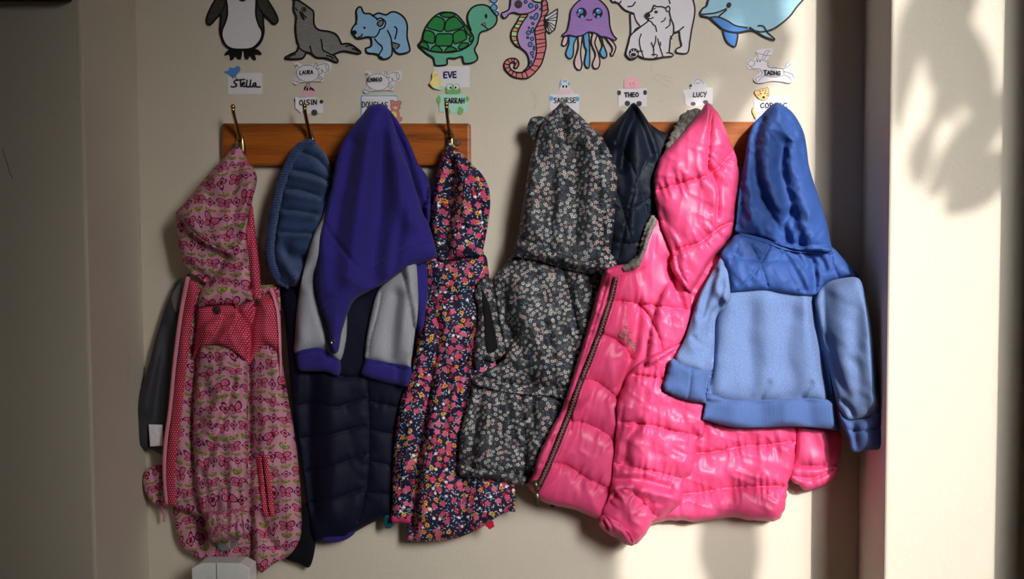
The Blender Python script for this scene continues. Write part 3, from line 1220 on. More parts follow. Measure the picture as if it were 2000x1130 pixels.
# shadows over the top of the right-hand wall
for (u, v, d, L, W_, a) in SHADE_LEAVES:
    leaf_at((u, v), d, L, W_, math.radians(a), WY + 0.25 + rl.uniform(-0.08, 0.25), rl.uniform(-1, 1))
plant = thing('shadow_plant', 'added, unseen houseplant in a hanging terracotta pot that throws the leaf shadows', 'plant', (1000, 565, 0))
px_, py_, pz_ = 1.62, WY + 0.22, 2.80
plant.location = (px_, py_, pz_)
mesh_obj('foliage', leafV, leafF, M.leaf, plant, smooth=True)
pv, pf = [], []
for r, z in ((0.05, 0.0), (0.085, 0.12), (0.09, 0.125), (0.09, 0.15), (0.08, 0.15), (0.075, 0.12)):
    for k in range(24):
        pv.append((px_ + r * math.cos(k * math.pi / 12), py_ + r * math.sin(k * math.pi / 12), pz_ + z))
for i in range(5):
    for k in range(24):
        k2 = (k + 1) % 24
        pf.append((i * 24 + k, i * 24 + k2, (i + 1) * 24 + k2, (i + 1) * 24 + k))
pf.append(tuple(range(23, -1, -1))); pf.append(tuple(120 + k for k in range(24)))
mesh_obj('pot', pv, pf, M.pot, plant)
vines = [tube([(px_ + 0.08 * math.cos(a), py_ + 0.05 * math.sin(a), pz_ + 0.14), (px_ + 0.16 * math.cos(a), py_ + 0.07 * math.sin(a), pz_ - 0.1), (px_ + 0.2 * math.cos(a), py_ + 0.06, pz_ - 0.6)], [0.002, 0.0018, 0.001], 6) for a in (0.2, 1.7, 3.0, 4.4)]
mesh_obj('vine_stems', *join(*vines), M.leaf, plant, smooth=True)

# shelf whose underside just shows at the top left
a = P(-40, 3, PD * 1000); b_ = P(140, 3, PD * 1000)
tag(mesh_obj('wall_shelf', *box(a[0] - 0.4, b_[0], -PD - 0.03, -PD, a[2], a[2] + 0.03), M.dark_shelf), 'dark stained shelf edge at the top of the left wall', 'shelf')

# added cupboard outside the view, blocking light from the right wall's outer edge
cb = thing('shade_cupboard', 'added dark cupboard, out of view, that shades the edge of the right wall', 'cupboard', (2110, 1130, 360))
cx = CUP_X
bevel(mesh_obj('body', *box(cx, cx + 0.5, -PD - CUP_D, -PD - 0.002, 0.0, 2.4), M.dark_shelf, cb), 0.003)
for k in (0, 1):
    dr = mesh_obj('door', *box(cx + 0.012 + 0.241 * k, cx + 0.244 + 0.241 * k, -PD - CUP_D - 0.018, -PD - CUP_D - 0.001, 0.06, 2.36), M.dark_shelf, cb)
    kx = cx + 0.232 + 0.036 * k
    mesh_obj('handle', *tube([(kx, -PD - CUP_D - 0.017, 1.1), (kx, -PD - CUP_D - 0.04, 1.11), (kx, -PD - CUP_D - 0.04, 1.21), (kx, -PD - CUP_D - 0.017, 1.22)], 0.005, 10), M.steel, dr, smooth=True)

# white plastic tub under the butterfly raincoat
tub = thing('storage_tub', 'white plastic tub standing on the floor under the butterfly raincoat', 'storage tub', (432, 1130, 90))
tl, tr = P(374, 1113, 105), P(487, 1113, 105)
x0, x1 = tl[0], tr[0]
zt = P(430, 1099, 105)[2]
ch = 0.018
prof = [(x0, 0.0), (x0, tl[2] + 0.004), (x0 + ch, zt), (x1 - ch, zt), (x1, tl[2] + 0.004), (x1, 0.0)]
V = [(x, -0.105, z) for x, z in prof] + [(x, -0.056, z) for x, z in prof]
Fc = [tuple(range(5, -1, -1)), tuple(range(6, 12))] + [(i, (i + 1) % 6, 6 + (i + 1) % 6, 6 + i) for i in range(6)]
bevel(mesh_obj('tub_body', V, Fc, M.plastic, tub), 0.002)
xm = P(422, 1112, 105)[0]
mesh_obj('front_seam', *box(xm, xm + 0.0015, -0.1056, -0.104, 0.0, zt - 0.001), M.pen, tub)

# ------------------------------------------------------------------ coat boards, hooks, screws
def board(name, label, u0, u1, v0, v1):
    r = thing(name, label, 'coat rack', ((u0 + u1) / 2, v1, 0), 'wooden boards of the coat rack')
    a, b = P(u0, v1, 20), P(u1, v0, 20)
    o = mesh_obj('board', *box(a[0], b[0], -0.02, 0.0, a[2], b[2]), M.wood, r)
    bevel(o, 0.005, 2)
    return r


def screw(r, u, v):
    c = P(u, v, 20)
    V1, F1 = lathe_y(c + np.array([0, 0.02, 0]), [(6.5, 19.5), (6.5, 21.5), (5.0, 23.0), (2.5, 23.3), (2.0, 22.0)], 20)
    s = mesh_obj('screw', V1, F1, M.steel, r, smooth=False)
    return s


r1 = board('coat_rack_board', 'orange varnished wooden board holding the four hooks at the butterfly raincoat end', 434, 918, 240.5, 323.5)
r2 = board('coat_rack_board', 'orange varnished wooden board behind the pink puffer and blue hoodie', 1150, 1560, 237.5, 322)
screw(r1, 893, 279); screw(r1, 459, 285)


def hook(label, u, v):
    """double brass hook: plate, upper arm with ball end, lower prong"""
    h = thing('coat_hook', label, 'coat hook', (u, v + 60, 20), 'brass coat hooks')
    c = P(u, v, 20)
    X, Zc = c[0], c[2]
    V, Fc = [], []
    n = 28
    for (k, d) in ((1.0, 0.020), (1.0, 0.0225), (0.72, 0.0265), (0.3, 0.0275)):
        for i in range(n):
            a = 2 * math.pi * i / n
            V.append((X + 0.0105 * k * math.cos(a), -d, Zc - 0.028 + 0.036 * (k if k == 1 else 0.5 + k / 2) * math.sin(a)))
    for j in range(3):
        for i in range(n):
            i2 = (i + 1) % n
            Fc.append((j * n + i, j * n + i2, (j + 1) * n + i2, (j + 1) * n + i))
    Fc.append(tuple(3 * n + i for i in range(n)))
    mesh_obj('back_plate', V, Fc, M.brass, h, smooth=True)
    pts = [(X, -0.024, Zc - 0.012), (X, -0.030, Zc + 0.000), (X, -0.040, Zc + 0.010), (X, -0.050, Zc + 0.021),
           (X, -0.061, Zc + 0.034), (X, -0.066, Zc + 0.042), (X, -0.067, Zc + 0.049)]
    mesh_obj('upper_arm', *tube(pts, [0.0055, 0.0045, 0.0036, 0.0033, 0.0033, 0.0036, 0.004], 14), M.brass, h, smooth=True)
    bv, bf = [], []
    for i in range(9):
        t = math.pi * i / 8
        for k in range(16):
            a = 2 * math.pi * k / 16
            bv.append((X + 0.0046 * math.sin(t) * math.cos(a), -0.067 + 0.0046 * math.sin(t) * math.sin(a), Zc + 0.050 + 0.0055 * math.cos(t)))
    for i in range(8):
        for k in range(16):
            k2 = (k + 1) % 16
            bf.append((i * 16 + k, i * 16 + k2, (i + 1) * 16 + k2, (i + 1) * 16 + k))
    mesh_obj('ball_end', bv, bf, M.brass, h, smooth=True)
    pts = [(X, -0.024, Zc - 0.040), (X, -0.032, Zc - 0.052), (X, -0.042, Zc - 0.054), (X, -0.049, Zc - 0.046), (X, -0.050, Zc - 0.038)]
    mesh_obj('lower_prong', *tube(pts, [0.005, 0.004, 0.0035, 0.0035, 0.004], 12), M.brass, h, smooth=True)
    return h


hook('brass coat hook holding the butterfly raincoat', 470, 263)
hook('brass coat hook above the blue knitted snood', 607, 261)
hook('brass coat hook above the bright flower coat, beside a screw', 879, 258)

# pencil scratches and old tape marks on the walls
mk = Flat(0.4)
for pts in ([(5, 290), (9, 305), (14, 318), (18, 334), (25, 349)],):
    mk2 = Flat(PD * 1000 + 0.2)
    mk2.line(pts, 1.2, M.pen, 0.1)
    mk2.build('pencil_scratch', wall_left)['label'] = 'thin dark pencil scratch'
mk = Flat(0.3)
M.tape = plain('old_tape_mark', (196, 184, 160), 0.3)
for pts in ([(1274, 148), (1285, 158), (1296, 165), (1308, 170)], [(1278, 146), (1296, 148), (1312, 152)], [(1272, 142), (1272, 130), (1276, 116)], [(1290, 150), (1304, 158), (1314, 158)]):
    mk.line(pts, 1.0, M.tape, 0.2)
mk.build('tape_mark', wall_back)['label'] = 'faint scratched tape mark'
# ------------------------------------------------------------------ animal drawings above the hooks
K = 3.4        # marker line width (photo px)
GR = 'cut-out animal drawings above the coat hooks'


def drawing(name, label, at):
    return thing(name, label, 'drawing', at, GR)


# penguin
t = drawing('penguin_drawing', 'cut-out penguin drawing with grey wings and white belly above the bird name card', (472, 60, 0))
f = Flat(3.0)
out = ZA((160, -40), (105, 55), (65, 150), (60, 190), (75, 213), (100, 212), (130, 180), (182, 122, 1), (188, 150), (180, 250), (187, 310), (215, 380), (275, 432), (370, 442), (470, 432), (538, 372), (566, 285), (562, 200), (560, 122, 1), (600, 160), (640, 202), (665, 212), (688, 190), (685, 150), (650, 80), (600, 0), (570, -60), (540, -150), (470, -230), (370, -255), (280, -235), (205, -160))
f.card(out, M.c_black); f.line(out, K, M.ink, 1.0, True)
f.line(ZA((185, 125), (215, 60), (235, 0)), 2.2, M.ink); f.line(ZA((560, 120), (520, 60), (505, 0)), 2.2, M.ink)
f.build('body', t)
f = Flat(3.6)
bl = ZA((240, -60), (243, 60), (243, 130), (225, 200), (200, 260), (196, 320), (225, 390), (280, 428), (370, 436), (460, 426), (520, 376), (549, 320), (549, 270), (522, 220), (497, 130), (500, 0), (488, -60), (370, -90))
f.card(bl, M.c_white, thick=0.3); f.line(bl, K, M.ink, 0.8, True)
f.fill(ZA((335, -30), (345, 0), (370, 12), (400, 8), (415, -30)), M.ink, 1.0)
f.build('belly', t)
for pts in (ZA((275, 432), (225, 470), (222, 492), (262, 482), (270, 532), (292, 528), (312, 500), (332, 518), (362, 524), (368, 440)),
            ZA((400, 440), (396, 500), (412, 526), (432, 518), (442, 495), (478, 530), (498, 528), (490, 482), (532, 486), (546, 470), (498, 432))):
    f = Flat(2.6); f.card(pts, M.ink); f.build('foot', t)

# seal
t = drawing('seal_drawing', 'cut-out grey seal drawing with raised nose above the topmost pig name card', (640, 60, 0))
f = Flat(3.0)
out = ZA((838, 5), (872, 4), (980, 78), (1006, 112), (1010, 210), (1050, 262), (1150, 280), (1212, 312), (1252, 390, 1), (1320, 386), (1390, 430), (1422, 460), (1405, 473), (1330, 460), (1262, 452), (1182, 482, 1), (1218, 530), (1218, 547), (1190, 545), (1120, 515), (1032, 507), (985, 472), (942, 460, 1), (915, 508), (868, 520), (760, 519), (750, 510), (800, 480), (858, 452), (876, 405, 1), (855, 340), (846, 230), (852, 150), (830, 90), (832, 40))
f.card(out, M.c_grey); f.line(out, K, M.ink, 1.0, True)
f.ring(*ZA((920, 85))[0], 4.2, 4.4, 1.6, M.ink); f.disc(*ZA((922, 85))[0], 2.2, 2.6, M.ink)
for pts in (((883, 100), (898, 140), (918, 176)), ((893, 108), (908, 140), (924, 172)), ((900, 112), (920, 135), (942, 158)), ((846, 70), (852, 82), (864, 92)), ((872, 415), (900, 440), (940, 462)),
            ((975, 405), (985, 450), (1000, 482), (1030, 505)), ((1072, 345), (1080, 390), (1088, 440), (1130, 465), (1176, 488)), ((1290, 410), (1320, 400), (1345, 406)), ((1345, 432), (1372, 436), (1402, 456)), ((780, 512), (810, 490), (845, 480)), ((1120, 490), (1160, 500), (1180, 520))):
    f.line(ZA(*pts), 2.4, M.ink)
f.line(ZA((818, -4), (850, 0), (870, 4)), 3.2, M.ink)
f.build('seal_figure', t)

# blue bear
t = drawing('blue_bear_drawing', 'cut-out pale blue bear cub drawing above the lower pig name card', (745, 60, 0))
f = Flat(3.0)
out = ZA((1382, 100), (1400, 66), (1425, 64), (1450, 114), (1500, 120), (1530, 134), (1580, 116), (1645, 131), (1690, 106), (1740, 110), (1800, 150), (1832, 220), (1832, 330), (1856, 430), (1840, 460), (1770, 475), (1730, 458), (1716, 432), (1702, 432), (1692, 490), (1640, 521), (1592, 511), (1580, 485), (1545, 474), (1485, 466), (1465, 430), (1515, 405), (1512, 338), (1480, 326), (1400, 341), (1362, 312), (1342, 282), (1352, 240), (1376, 210), (1388, 160))
f.card(out, M.c_blue); f.line(out, K * 0.9, M.ink, 1.0, True)
f.fill(ZA((1568, 212), (1588, 184), (1618, 180), (1618, 212), (1592, 234)), M.c_grey, 0.6)
f.line(ZA((1568, 212), (1588, 184), (1618, 180), (1618, 212), (1592, 234)), 2.4, M.ink, 1.0, True)
f.fill(ZA((1706, 375), (1730, 380), (1735, 392), (1765, 398), (1740, 430), (1706, 430)), M.c_grey, 0.6)
f.disc(*ZA((1455, 245))[0], 2.0, 2.4, M.ink); f.disc(*ZA((1384, 212))[0], 1.8, 1.6, M.ink)
f.disc(*ZA((1366, 286))[0], 4.6, 4.4, M.ink)
for pts in (((1562, 172), (1600, 160), (1640, 192), (1630, 240), (1592, 260)), ((1400, 328), (1424, 322), (1435, 300)), ((1480, 325), (1530, 328), (1555, 322), (1580, 290), (1590, 258)), ((1545, 342), (1570, 375), (1604, 402)),
            ((1604, 402), (1612, 430), (1590, 470), (1582, 495)), ((1658, 268), (1690, 340), (1700, 430)), ((1720, 234), (1742, 262), (1724, 345)), ((1520, 135), (1560, 160), (1575, 175)), ((1706, 375), (1730, 382), (1765, 398), (1740, 430)), ((1594, 500), (1610, 508))):
    f.line(ZA(*pts), 2.5, M.ink)
f.build('bear_figure', t)

# turtle
t = drawing('turtle_drawing', 'cut-out green turtle drawing above the duck name card', (890, 70, 0))
f = Flat(3.0)
out = ZB((80, 405), (88, 380), (112, 350), (122, 290), (150, 228), (205, 158), (272, 114), (340, 108), (400, 120), (452, 166), (500, 230), (544, 270, 1), (517, 195), (512, 140), (540, 80), (590, 48), (650, 42), (700, 60), (740, 110), (770, 150), (765, 200), (738, 236), (690, 264), (622, 292), (600, 380), (574, 440), (600, 500), (590, 535), (540, 556), (480, 555), (463, 500), (400, 515), (336, 516), (330, 566), (280, 578), (226, 573), (208, 512), (150, 472))
f.card(out, M.c_mint); f.line(out, K * 0.9, M.ink, 1.0, True)
f.disc(*ZB((675, 142))[0], 2.6, 4.6, M.ink)
f.fill(ZB((642, 210), (660, 200), (672, 214), (660, 232)), M.c_red, 0.9); f.line(ZB((642, 210), (660, 200), (672, 214), (660, 232)), 1.4, M.ink, 1.0, True)
f.line(ZB((632, 216), (655, 226), (690, 256)), 2.2, M.ink)
f.build('body', t)
f = Flat(3.4)
sh = ZB((84, 405), (92, 375), (116, 346), (126, 280), (150, 228), (205, 156), (275, 112), (340, 108), (400, 120), (452, 166), (500, 230), (546, 290), (565, 338), (540, 390), (470, 436), (400, 456), (300, 462), (200, 452), (130, 428))
f.card(sh, M.c_mint, thick=0.3); f.line(sh, K * 0.8, M.ink, 0.9, True)
for pts in (((268, 126), (340, 111), (404, 126), (372, 149), (310, 151)), ((155, 236), (200, 166), (240, 146), (306, 180), (290, 271), (220, 264)), ((330, 180), (400, 150), (440, 180), (472, 222), (450, 250), (318, 272)),
            ((118, 345), (138, 270), (216, 296), (210, 380), (128, 358)), ((242, 308), (300, 298), (377, 306), (370, 396), (300, 405), (233, 396)), ((388, 296), (470, 264), (502, 340), (420, 381), (392, 376)),
            ((478, 238), (500, 226), (540, 290), (520, 311)), ((528, 335), (556, 312), (564, 342), (536, 372)), ((90, 400), (110, 370), (152, 381), (166, 432)), ((190, 447), (210, 410), (250, 406), (288, 456)),
            ((315, 456), (335, 420), (370, 412), (415, 442)), ((430, 430), (450, 386), (490, 378), (522, 386), (480, 425))):
    f.fill(ZB(*pts), M.c_green, 0.6); f.line(ZB(*pts), 2.6, M.ink, 1.0, True)
f.build('shell', t)

# bubbles
t = drawing('bubble_drawing', 'small white cut-out with blue bubbles between turtle and seahorse drawings', (966, 15, 0))
def zb(p): return ZB(p)[0]
f2 = Flat(2.0)
f2.card(ZB((702, -60), (706, 30), (728, 90), (742, 130), (768, 148), (795, 135), (795, 105), (778, 70), (782, 0), (776, -60)), M.paper)
for x, y, r in ((745, 66, 29), (768, 121, 20), (743, -6, 32)):
    f2.disc(*zb((x, y)), r / 4.52, r / 4.52, M.c_sky, 0.5); f2.ring(*zb((x, y)), r / 4.52, r / 4.52, 1.8, M.ink, 0.9)
f2.build('bubble_figure', t)

# seahorse
t = drawing('seahorse_drawing', 'cut-out purple seahorse drawing with blue spots and curled pink tail', (1030, 70, 0))
f = Flat(3.0)
body = ZB((890, -60), (892, 0), (886, 55), (868, 90), (815, 114, 1), (810, 130), (832, 162, 1), (858, 150), (878, 125), (920, 110), (965, 124), (1040, 130), (1002, 190), (960, 270), (950, 330), (975, 410), (1030, 465), (1055, 530), (1046, 585), (1000, 635), (1060, 600), (1100, 540), (1120, 460), (1112, 340), (1106, 270), (1140, 190), (1165, 120), (1167, 0), (1150, -90), (1060, -140), (950, -120))
f.card(body, M.c_lilac); f.line(body, K * 0.8, M.ink, 1.0, True)
for x, y, rx, ry, ro in ((1070, 50, 21, 21, 0), (1025, 15, 13, 13, 0), (1120, 56, 14, 16, 0), (1155, 82, 8, 9, 0), (1115, 145, 17, 32, .4), (1075, 156, 11, 11, 0), (1088, 208, 11, 11, 0), (1055, 245, 7, 8, 0), (1050, 288, 18, 18, 0), (1085, 265, 12, 25, .2), (1045, 331, 9, 9, 0), (1081, 343, 15, 16, 0), (1065, 392, 19, 21, 0), (1080, 470, 15, 16, 0), (1098, 425, 8, 21, 0), (1088, 502, 7, 8, 0), (1070, 550, 8, 16, .2), (1055, 585, 6, 7, 0)):
    q = zb((x, y)); f.disc(*q, rx / 4.52, ry / 4.52, M.c_dot, 0.6, ro); f.ring(*q, rx / 4.52, ry / 4.52, 1.5, M.ink, 0.9, ro)
q = zb((960, 38)); f.disc(*q, 7.6, 8.0, M.ink, 0.6); f.ring(*q, 5.4, 5.6, 0.8, M.c_grey, 0.9); f.disc(*q, 2.6, 3.0, M.pen, 0.8)
f.line(ZB((965, 124), (1040, 118), (1095, 95), (1130, 65)), 2.0, M.ink)
f.fill(ZB((1085, -10), (1100, 8), (1150, 20), (1180, 6), (1170, -20)), M.c_lime, 0.8); f.line(ZB((1085, 0), (1100, 14), (1150, 22), (1182, 6)), 3.0, M.ink)
f.build('body', t)
f = Flat(2.8)
ch_ = ZB((1042, 130), (985, 130), (948, 195), (903, 270), (898, 340), (932, 395), (972, 413), (950, 340), (958, 270), (1002, 190))
f.card(ch_, M.c_orange)
ls = [((985, 130), (1042, 130)), ((968, 152), (1028, 152)), ((950, 185), (1004, 186)), ((928, 210), (985, 220)), ((912, 240), (968, 250)), ((900, 275), (956, 282)), ((896, 318), (950, 320)), ((908, 360), (955, 356)), ((930, 392), (964, 385))]
for i in range(len(ls) - 1):
    if i % 2:
        f.fill(ZB(ls[i][0], ls[i][1], ls[i + 1][1], ls[i + 1][0]), M.c_lime, 0.5, soft=False)
for a, b in ls: f.line(ZB(a, b), 1.6, M.ink, 0.9)
f.line(ch_, 2.6, M.ink, 1.0, True)
f.build('belly_scales', t)
f = Flat(2.6)
tail = ZB((1165, -20), (1212, 18), (1218, 60, 1), (1222, 100), (1192, 150, 1), (1206, 230), (1198, 300), (1205, 400), (1190, 480), (1165, 560), (1130, 612), (1088, 657), (1035, 690), (960, 690), (900, 667), (850, 622), (834, 570), (855, 530), (900, 514), (945, 522), (966, 562), (944, 602), (922, 592), (935, 562), (908, 550), (882, 568), (894, 610), (940, 636), (1000, 636), (1060, 600), (1100, 540), (1120, 460), (1112, 340), (1106, 270), (1140, 190), (1165, 120))
f.card(tail, M.c_red); f.line(tail, 2.6, M.ink, 1.0, True)
for a, b in (((1165, 60), (1216, 40)), ((1166, 100), (1220, 80)), ((1155, 150), (1205, 130)), ((1140, 190), (1196, 175)), ((1125, 235), (1204, 215)), ((1108, 275), (1200, 255)), ((1106, 310), (1200, 282)), ((1110, 350), (1202, 345)), ((1114, 390), (1200, 375)), ((1118, 425), (1202, 405)), ((1118, 470), (1192, 462)), ((1112, 520), (1176, 520)), ((1090, 575), (1152, 590)), ((1060, 600), (1112, 632)), ((1020, 625), (1046, 684)), ((990, 636), (1000, 690)), ((945, 636), (940, 684)), ((920, 625), (900, 665)), ((900, 612), (868, 640)), ((888, 590), (842, 605)), ((884, 572), (838, 562)), ((895, 558), (862, 528)), ((910, 552), (896, 517)), ((924, 556), (925, 518)), ((934, 565), (955, 542))):
    f.line(ZB(a, b), 1.7, M.ink, 0.9)
f.build('tail_ridge', t)
f = Flat(2.2)
fin = ZB((1192, 150, 1), (1240, 122), (1306, 78, 1), (1300, 180, 1), (1280, 262, 1), (1235, 298, 1), (1200, 258), (1188, 200))
f.card(fin, M.paper); f.line(fin, 2.4, M.ink, 1.0, True)
for e in ((1300, 115), (1302, 150), (1300, 182), (1286, 230), (1280, 262), (1258, 282), (1236, 296)):
    f.line(ZB((1192, 185), ((1192 + e[0]) / 2 + 4, (185 + e[1]) / 2 - 4), e), 1.6, M.ink, 0.9)
f.build('fin', t)

# jellyfish
t = drawing('jellyfish_drawing', 'cut-out purple jellyfish drawing with big eyes and striped tentacles', (1150, 70, 0))
f = Flat(3.4)
bell = ZB((1345, 312), (1390, 268), (1412, 180), (1430, 82), (1490, 10), (1560, -18), (1640, -18), (1710, 28), (1756, 100), (1770, 230), (1798, 308), (1828, 340, 1), (1808, 356), (1740, 328), (1690, 321), (1640, 292), (1580, 284), (1530, 310), (1470, 322), (1410, 310), (1370, 320))
f.card(bell, M.c_purple); f.line(bell, K * 0.8, M.ink, 1.0, True)
for x in (1518, 1660):
    q = zb((x, 114)); f.disc(*q, 10.0, 10.4, M.ink, 0.6); k = -8 if x == 1518 else 8
    f.disc(*zb((x + k, 100)), 5.2, 4.8, M.c_deep, 0.9); f.disc(*zb((x + 6, 148)), 2.8, 3.0, M.c_sky, 0.9); f.disc(*zb((x - 28, 128)), 2.0, 3.0, M.c_purple, 0.9); f.disc(*zb((x + k - 8, 92)), 1.6, 1.6, M.paper, 1.1)
f.line(ZB((1562, 168), (1574, 180), (1585, 172), (1597, 181), (1609, 168)), 1.8, M.ink)
f.build('bell', t)
for mat, pts in ((M.c_pink, ((1368, 318), (1345, 380), (1350, 402), (1376, 402), (1396, 360), (1396, 318))), (M.c_sky, ((1413, 308), (1405, 390), (1380, 470), (1400, 512), (1430, 512), (1446, 470), (1450, 390), (1477, 312))),
                 (M.c_pink, ((1488, 312), (1490, 420), (1455, 540), (1470, 602), (1506, 616), (1521, 570), (1510, 460), (1526, 308))), (M.c_sky, ((1538, 300), (1545, 400), (1561, 450), (1545, 550), (1560, 592), (1585, 592), (1591, 500), (1580, 285))),
                 (M.c_pink, ((1622, 290), (1605, 380), (1641, 480), (1615, 560), (1630, 602), (1666, 597), (1680, 540), (1660, 450), (1636, 380), (1656, 300))), (M.c_sky, ((1678, 316), (1700, 400), (1680, 460), (1700, 502), (1730, 507), (1741, 470), (1710, 390), (1697, 318))),
                 (M.c_pink, ((1725, 325), (1790, 420), (1775, 480), (1790, 494), (1816, 440), (1816, 400), (1762, 336)))):
    f = Flat(2.2); f.card(ZB(*pts), mat); f.line(ZB(*pts), 2.6, M.ink, 0.9, True); f.build('tentacle', t)

# polar bears
t = drawing('polar_bear_drawing', 'cut-out white polar bear drawing with a seated cub in front', (1280, 60, 0))
f = Flat(2.4)
mo = ZC((45, -60), (62, 0), (80, 20), (122, 26), (180, 85), (264, 120), (230, 122, 1), (235, 240), (243, 310), (320, 240), (600, 290), (658, 275), (670, 340), (682, 404), (642, 428), (632, 452), (652, 468), (735, 465), (756, 370), (775, 252), (796, 150), (800, 70), (780, -20), (740, -120), (400, -150), (150, -140))
f.card(mo, M.c_bear); f.line(mo, K * 0.8, M.ink, 1.0, True)
for pts in (((262, 120), (280, 180), (320, 235)), ((570, -10), (576, 10), (582, 32)), ((210, 58), (250, 52), (275, 18)), ((612, 290), (660, 270), (702, 236)), ((632, 452), (650, 470)), ((90, 10), (130, 30), (150, 10)), ((662, 300), (672, 340))):
    f.line(ZC(*pts), 2.6, M.ink)
f.build('mother_bear', t)
f = Flat(4.4)
cub = ZC((428, 78), (440, 46), (458, 58), (510, 60), (545, 70), (566, 54), (580, 75), (576, 104), (582, 135), (592, 172), (612, 220), (613, 290), (586, 340), (580, 400), (576, 462), (606, 478), (602, 496), (520, 503), (440, 519), (352, 514), (300, 492), (270, 518), (226, 517), (194, 480), (202, 430), (216, 380), (236, 310), (310, 246), (392, 180), (368, 150), (368, 124), (418, 100))
f.card(cub, M.c_bear); f.line(cub, K * 0.8, M.ink, 1.0, True)
f.disc(*ZC((386, 134))[0], 4.8, 4.6, M.ink); f.disc(*ZC((458, 106))[0], 3.6, 2.8, M.ink)
for pts in (((378, 158), (410, 165), (434, 152)), ((440, 80), (452, 72)), ((545, 70), (548, 95), (575, 104)), ((542, 156), (530, 180), (504, 194)), ((582, 170), (578, 220), (542, 250)), ((394, 180), (420, 195), (430, 215), (452, 230), (464, 278)),
            ((328, 298), (312, 350), (320, 420), (350, 512)), ((456, 318), (452, 370), (436, 420), (440, 490)), ((472, 340), (488, 400), (520, 500)), ((416, 375), (428, 405), (440, 440)), ((496, 370), (500, 400)), ((584, 318), (598, 345)), ((300, 460), (312, 450), (340, 452)), ((420, 482), (462, 482), (468, 500), (440, 516)), ((550, 465), (600, 470))):
    f.line(ZC(*pts), 2.2, M.ink)
q = ZC((262, 470))[0]; f.ring(*q, 9.0, 9.0, 1.8, M.ink); f.disc(*ZC((258, 482))[0], 5.2, 3.6, M.ink)
for x, y in ((232, 458), (250, 444), (272, 442), (290, 456)): f.disc(*ZC((x, y))[0], 1.8, 2.6, M.ink)
f.build('bear_cub', t)

# dolphin
t = drawing('dolphin_drawing', 'cut-out shiny blue dolphin drawing above the donkey name card', (1465, 40, 0))
f = Flat(3.0)
dol = ZC((850, 112), (868, 76), (905, 50), (920, 0), (960, -90), (1200, -150), (1500, -130), (1790, -60), (1752, 2), (1700, 62), (1640, 142), (1560, 212), (1480, 260), (1390, 282), (1300, 268), (1170, 286), (1060, 264), (980, 200), (930, 157), (862, 140))
f.card(dol, M.c_dolphin); f.line(dol, K, M.ink, 1.0, True)
jaw = ZC((930, 157), (1000, 150), (1092, 186), (1160, 226), (1240, 246), (1292, 263), (1170, 282), (1060, 263), (980, 200))
f.fill(jaw, M.c_deep, 0.5)
for pts in (((855, 128), (960, 118), (1030, 98), (1080, 76)), ((1080, 88), (1040, 120), (1008, 150)), ((925, 155), (1005, 150), (1092, 186), (1160, 226), (1265, 244))): f.line(ZC(*pts), 3.0, M.ink)
f.disc(*ZC((1100, 46))[0], 4.8, 6.0, M.ink, 0.8, 0.5)
f.build('body', t)
for pts in (((1060, 262), (1062, 322), (1090, 376), (1145, 412), (1166, 390), (1172, 284)),):
    f = Flat(2.4); f.card(ZC(*pts), M.c_deep); f.line(ZC(*pts), 3.0, M.ink, 0.9, True); f.build('fin', t)
f = Flat(4.0); pts = ZC((1286, 242), (1360, 290), (1430, 330), (1505, 351, 1), (1470, 312), (1440, 285), (1405, 232), (1358, 226))
f.card(pts, M.c_dolphin); f.line(ZC((1286, 242), (1360, 290), (1430, 330), (1505, 350), (1470, 312), (1440, 285), (1405, 232), (1358, 228)), 3.0, M.ink, 0.9); f.build('flipper', t)

# ------------------------------------------------------------------ name cards
NG = 'name cards above the hooks'


def card(label, at, name='name_card'):
    return thing(name, label, 'name card', at, NG)


def rect(u0, v0, u1, v1, r=3):
    return [(u0 + r, v0, 1), (u1 - r, v0, 1), (u1, v0 + r, 1), (u1, v1 - r, 1), (u1 - r, v1, 1), (u0 + r, v1, 1), (u0, v1 - r, 1), (u0, v0 + r, 1)]


def letters(t, d, fn):
    f = Flat(d); fn(f); f.build('lettering', t)


def hoof(t, spots, mat):
    for u, v, rx, ry in spots:
        f = Flat(2.0)
        a = [(u + rx * math.cos(k * math.pi / 6), v + ry * math.sin(k * math.pi / 6)) for k in range(12)]
        f.card([q for k, q in enumerate(a) if k != 9], mat, thick=0.4)
        f.build('hoof', t)


# bird card
t = card('white name card with a blue bird, under the penguin drawing', (478, 163, 0))
f = Flat(1.4); f.card0(rect(444, 142, 512.5, 184), M.paper, False); f.build('card', t)
f = Flat(2.4); f.card(ZA((212, 632), (250, 622), (268, 592, 1), (302, 600), (330, 580), (350, 588), (360, 610), (345, 640), (318, 668), (290, 680), (262, 668), (242, 645)), M.c_birdie)
f.line(ZA((295, 672), (292, 690), (300, 690)), 1.2, M.ink); f.line(ZA((312, 668), (318, 684), (326, 684)), 1.2, M.ink); f.build('bird_figure', t)
letters(t, 1.8, lambda f: [f.line(ZA(*p), 2.6, M.ink) for p in (((330, 700), (312, 712), (304, 728), (322, 740), (326, 758), (300, 768), (276, 764)), ((362, 702), (362, 740), (366, 764)), ((330, 710), (362, 704), (400, 702)), ((372, 742), (396, 738), (390, 724), (374, 738), (384, 762), (402, 760)), ((420, 706), (414, 764), (440, 762)), ((452, 706), (446, 764), (466, 762)), ((492, 730), (474, 738), (474, 760), (490, 758), (496, 732), (500, 764), (536, 766)))])

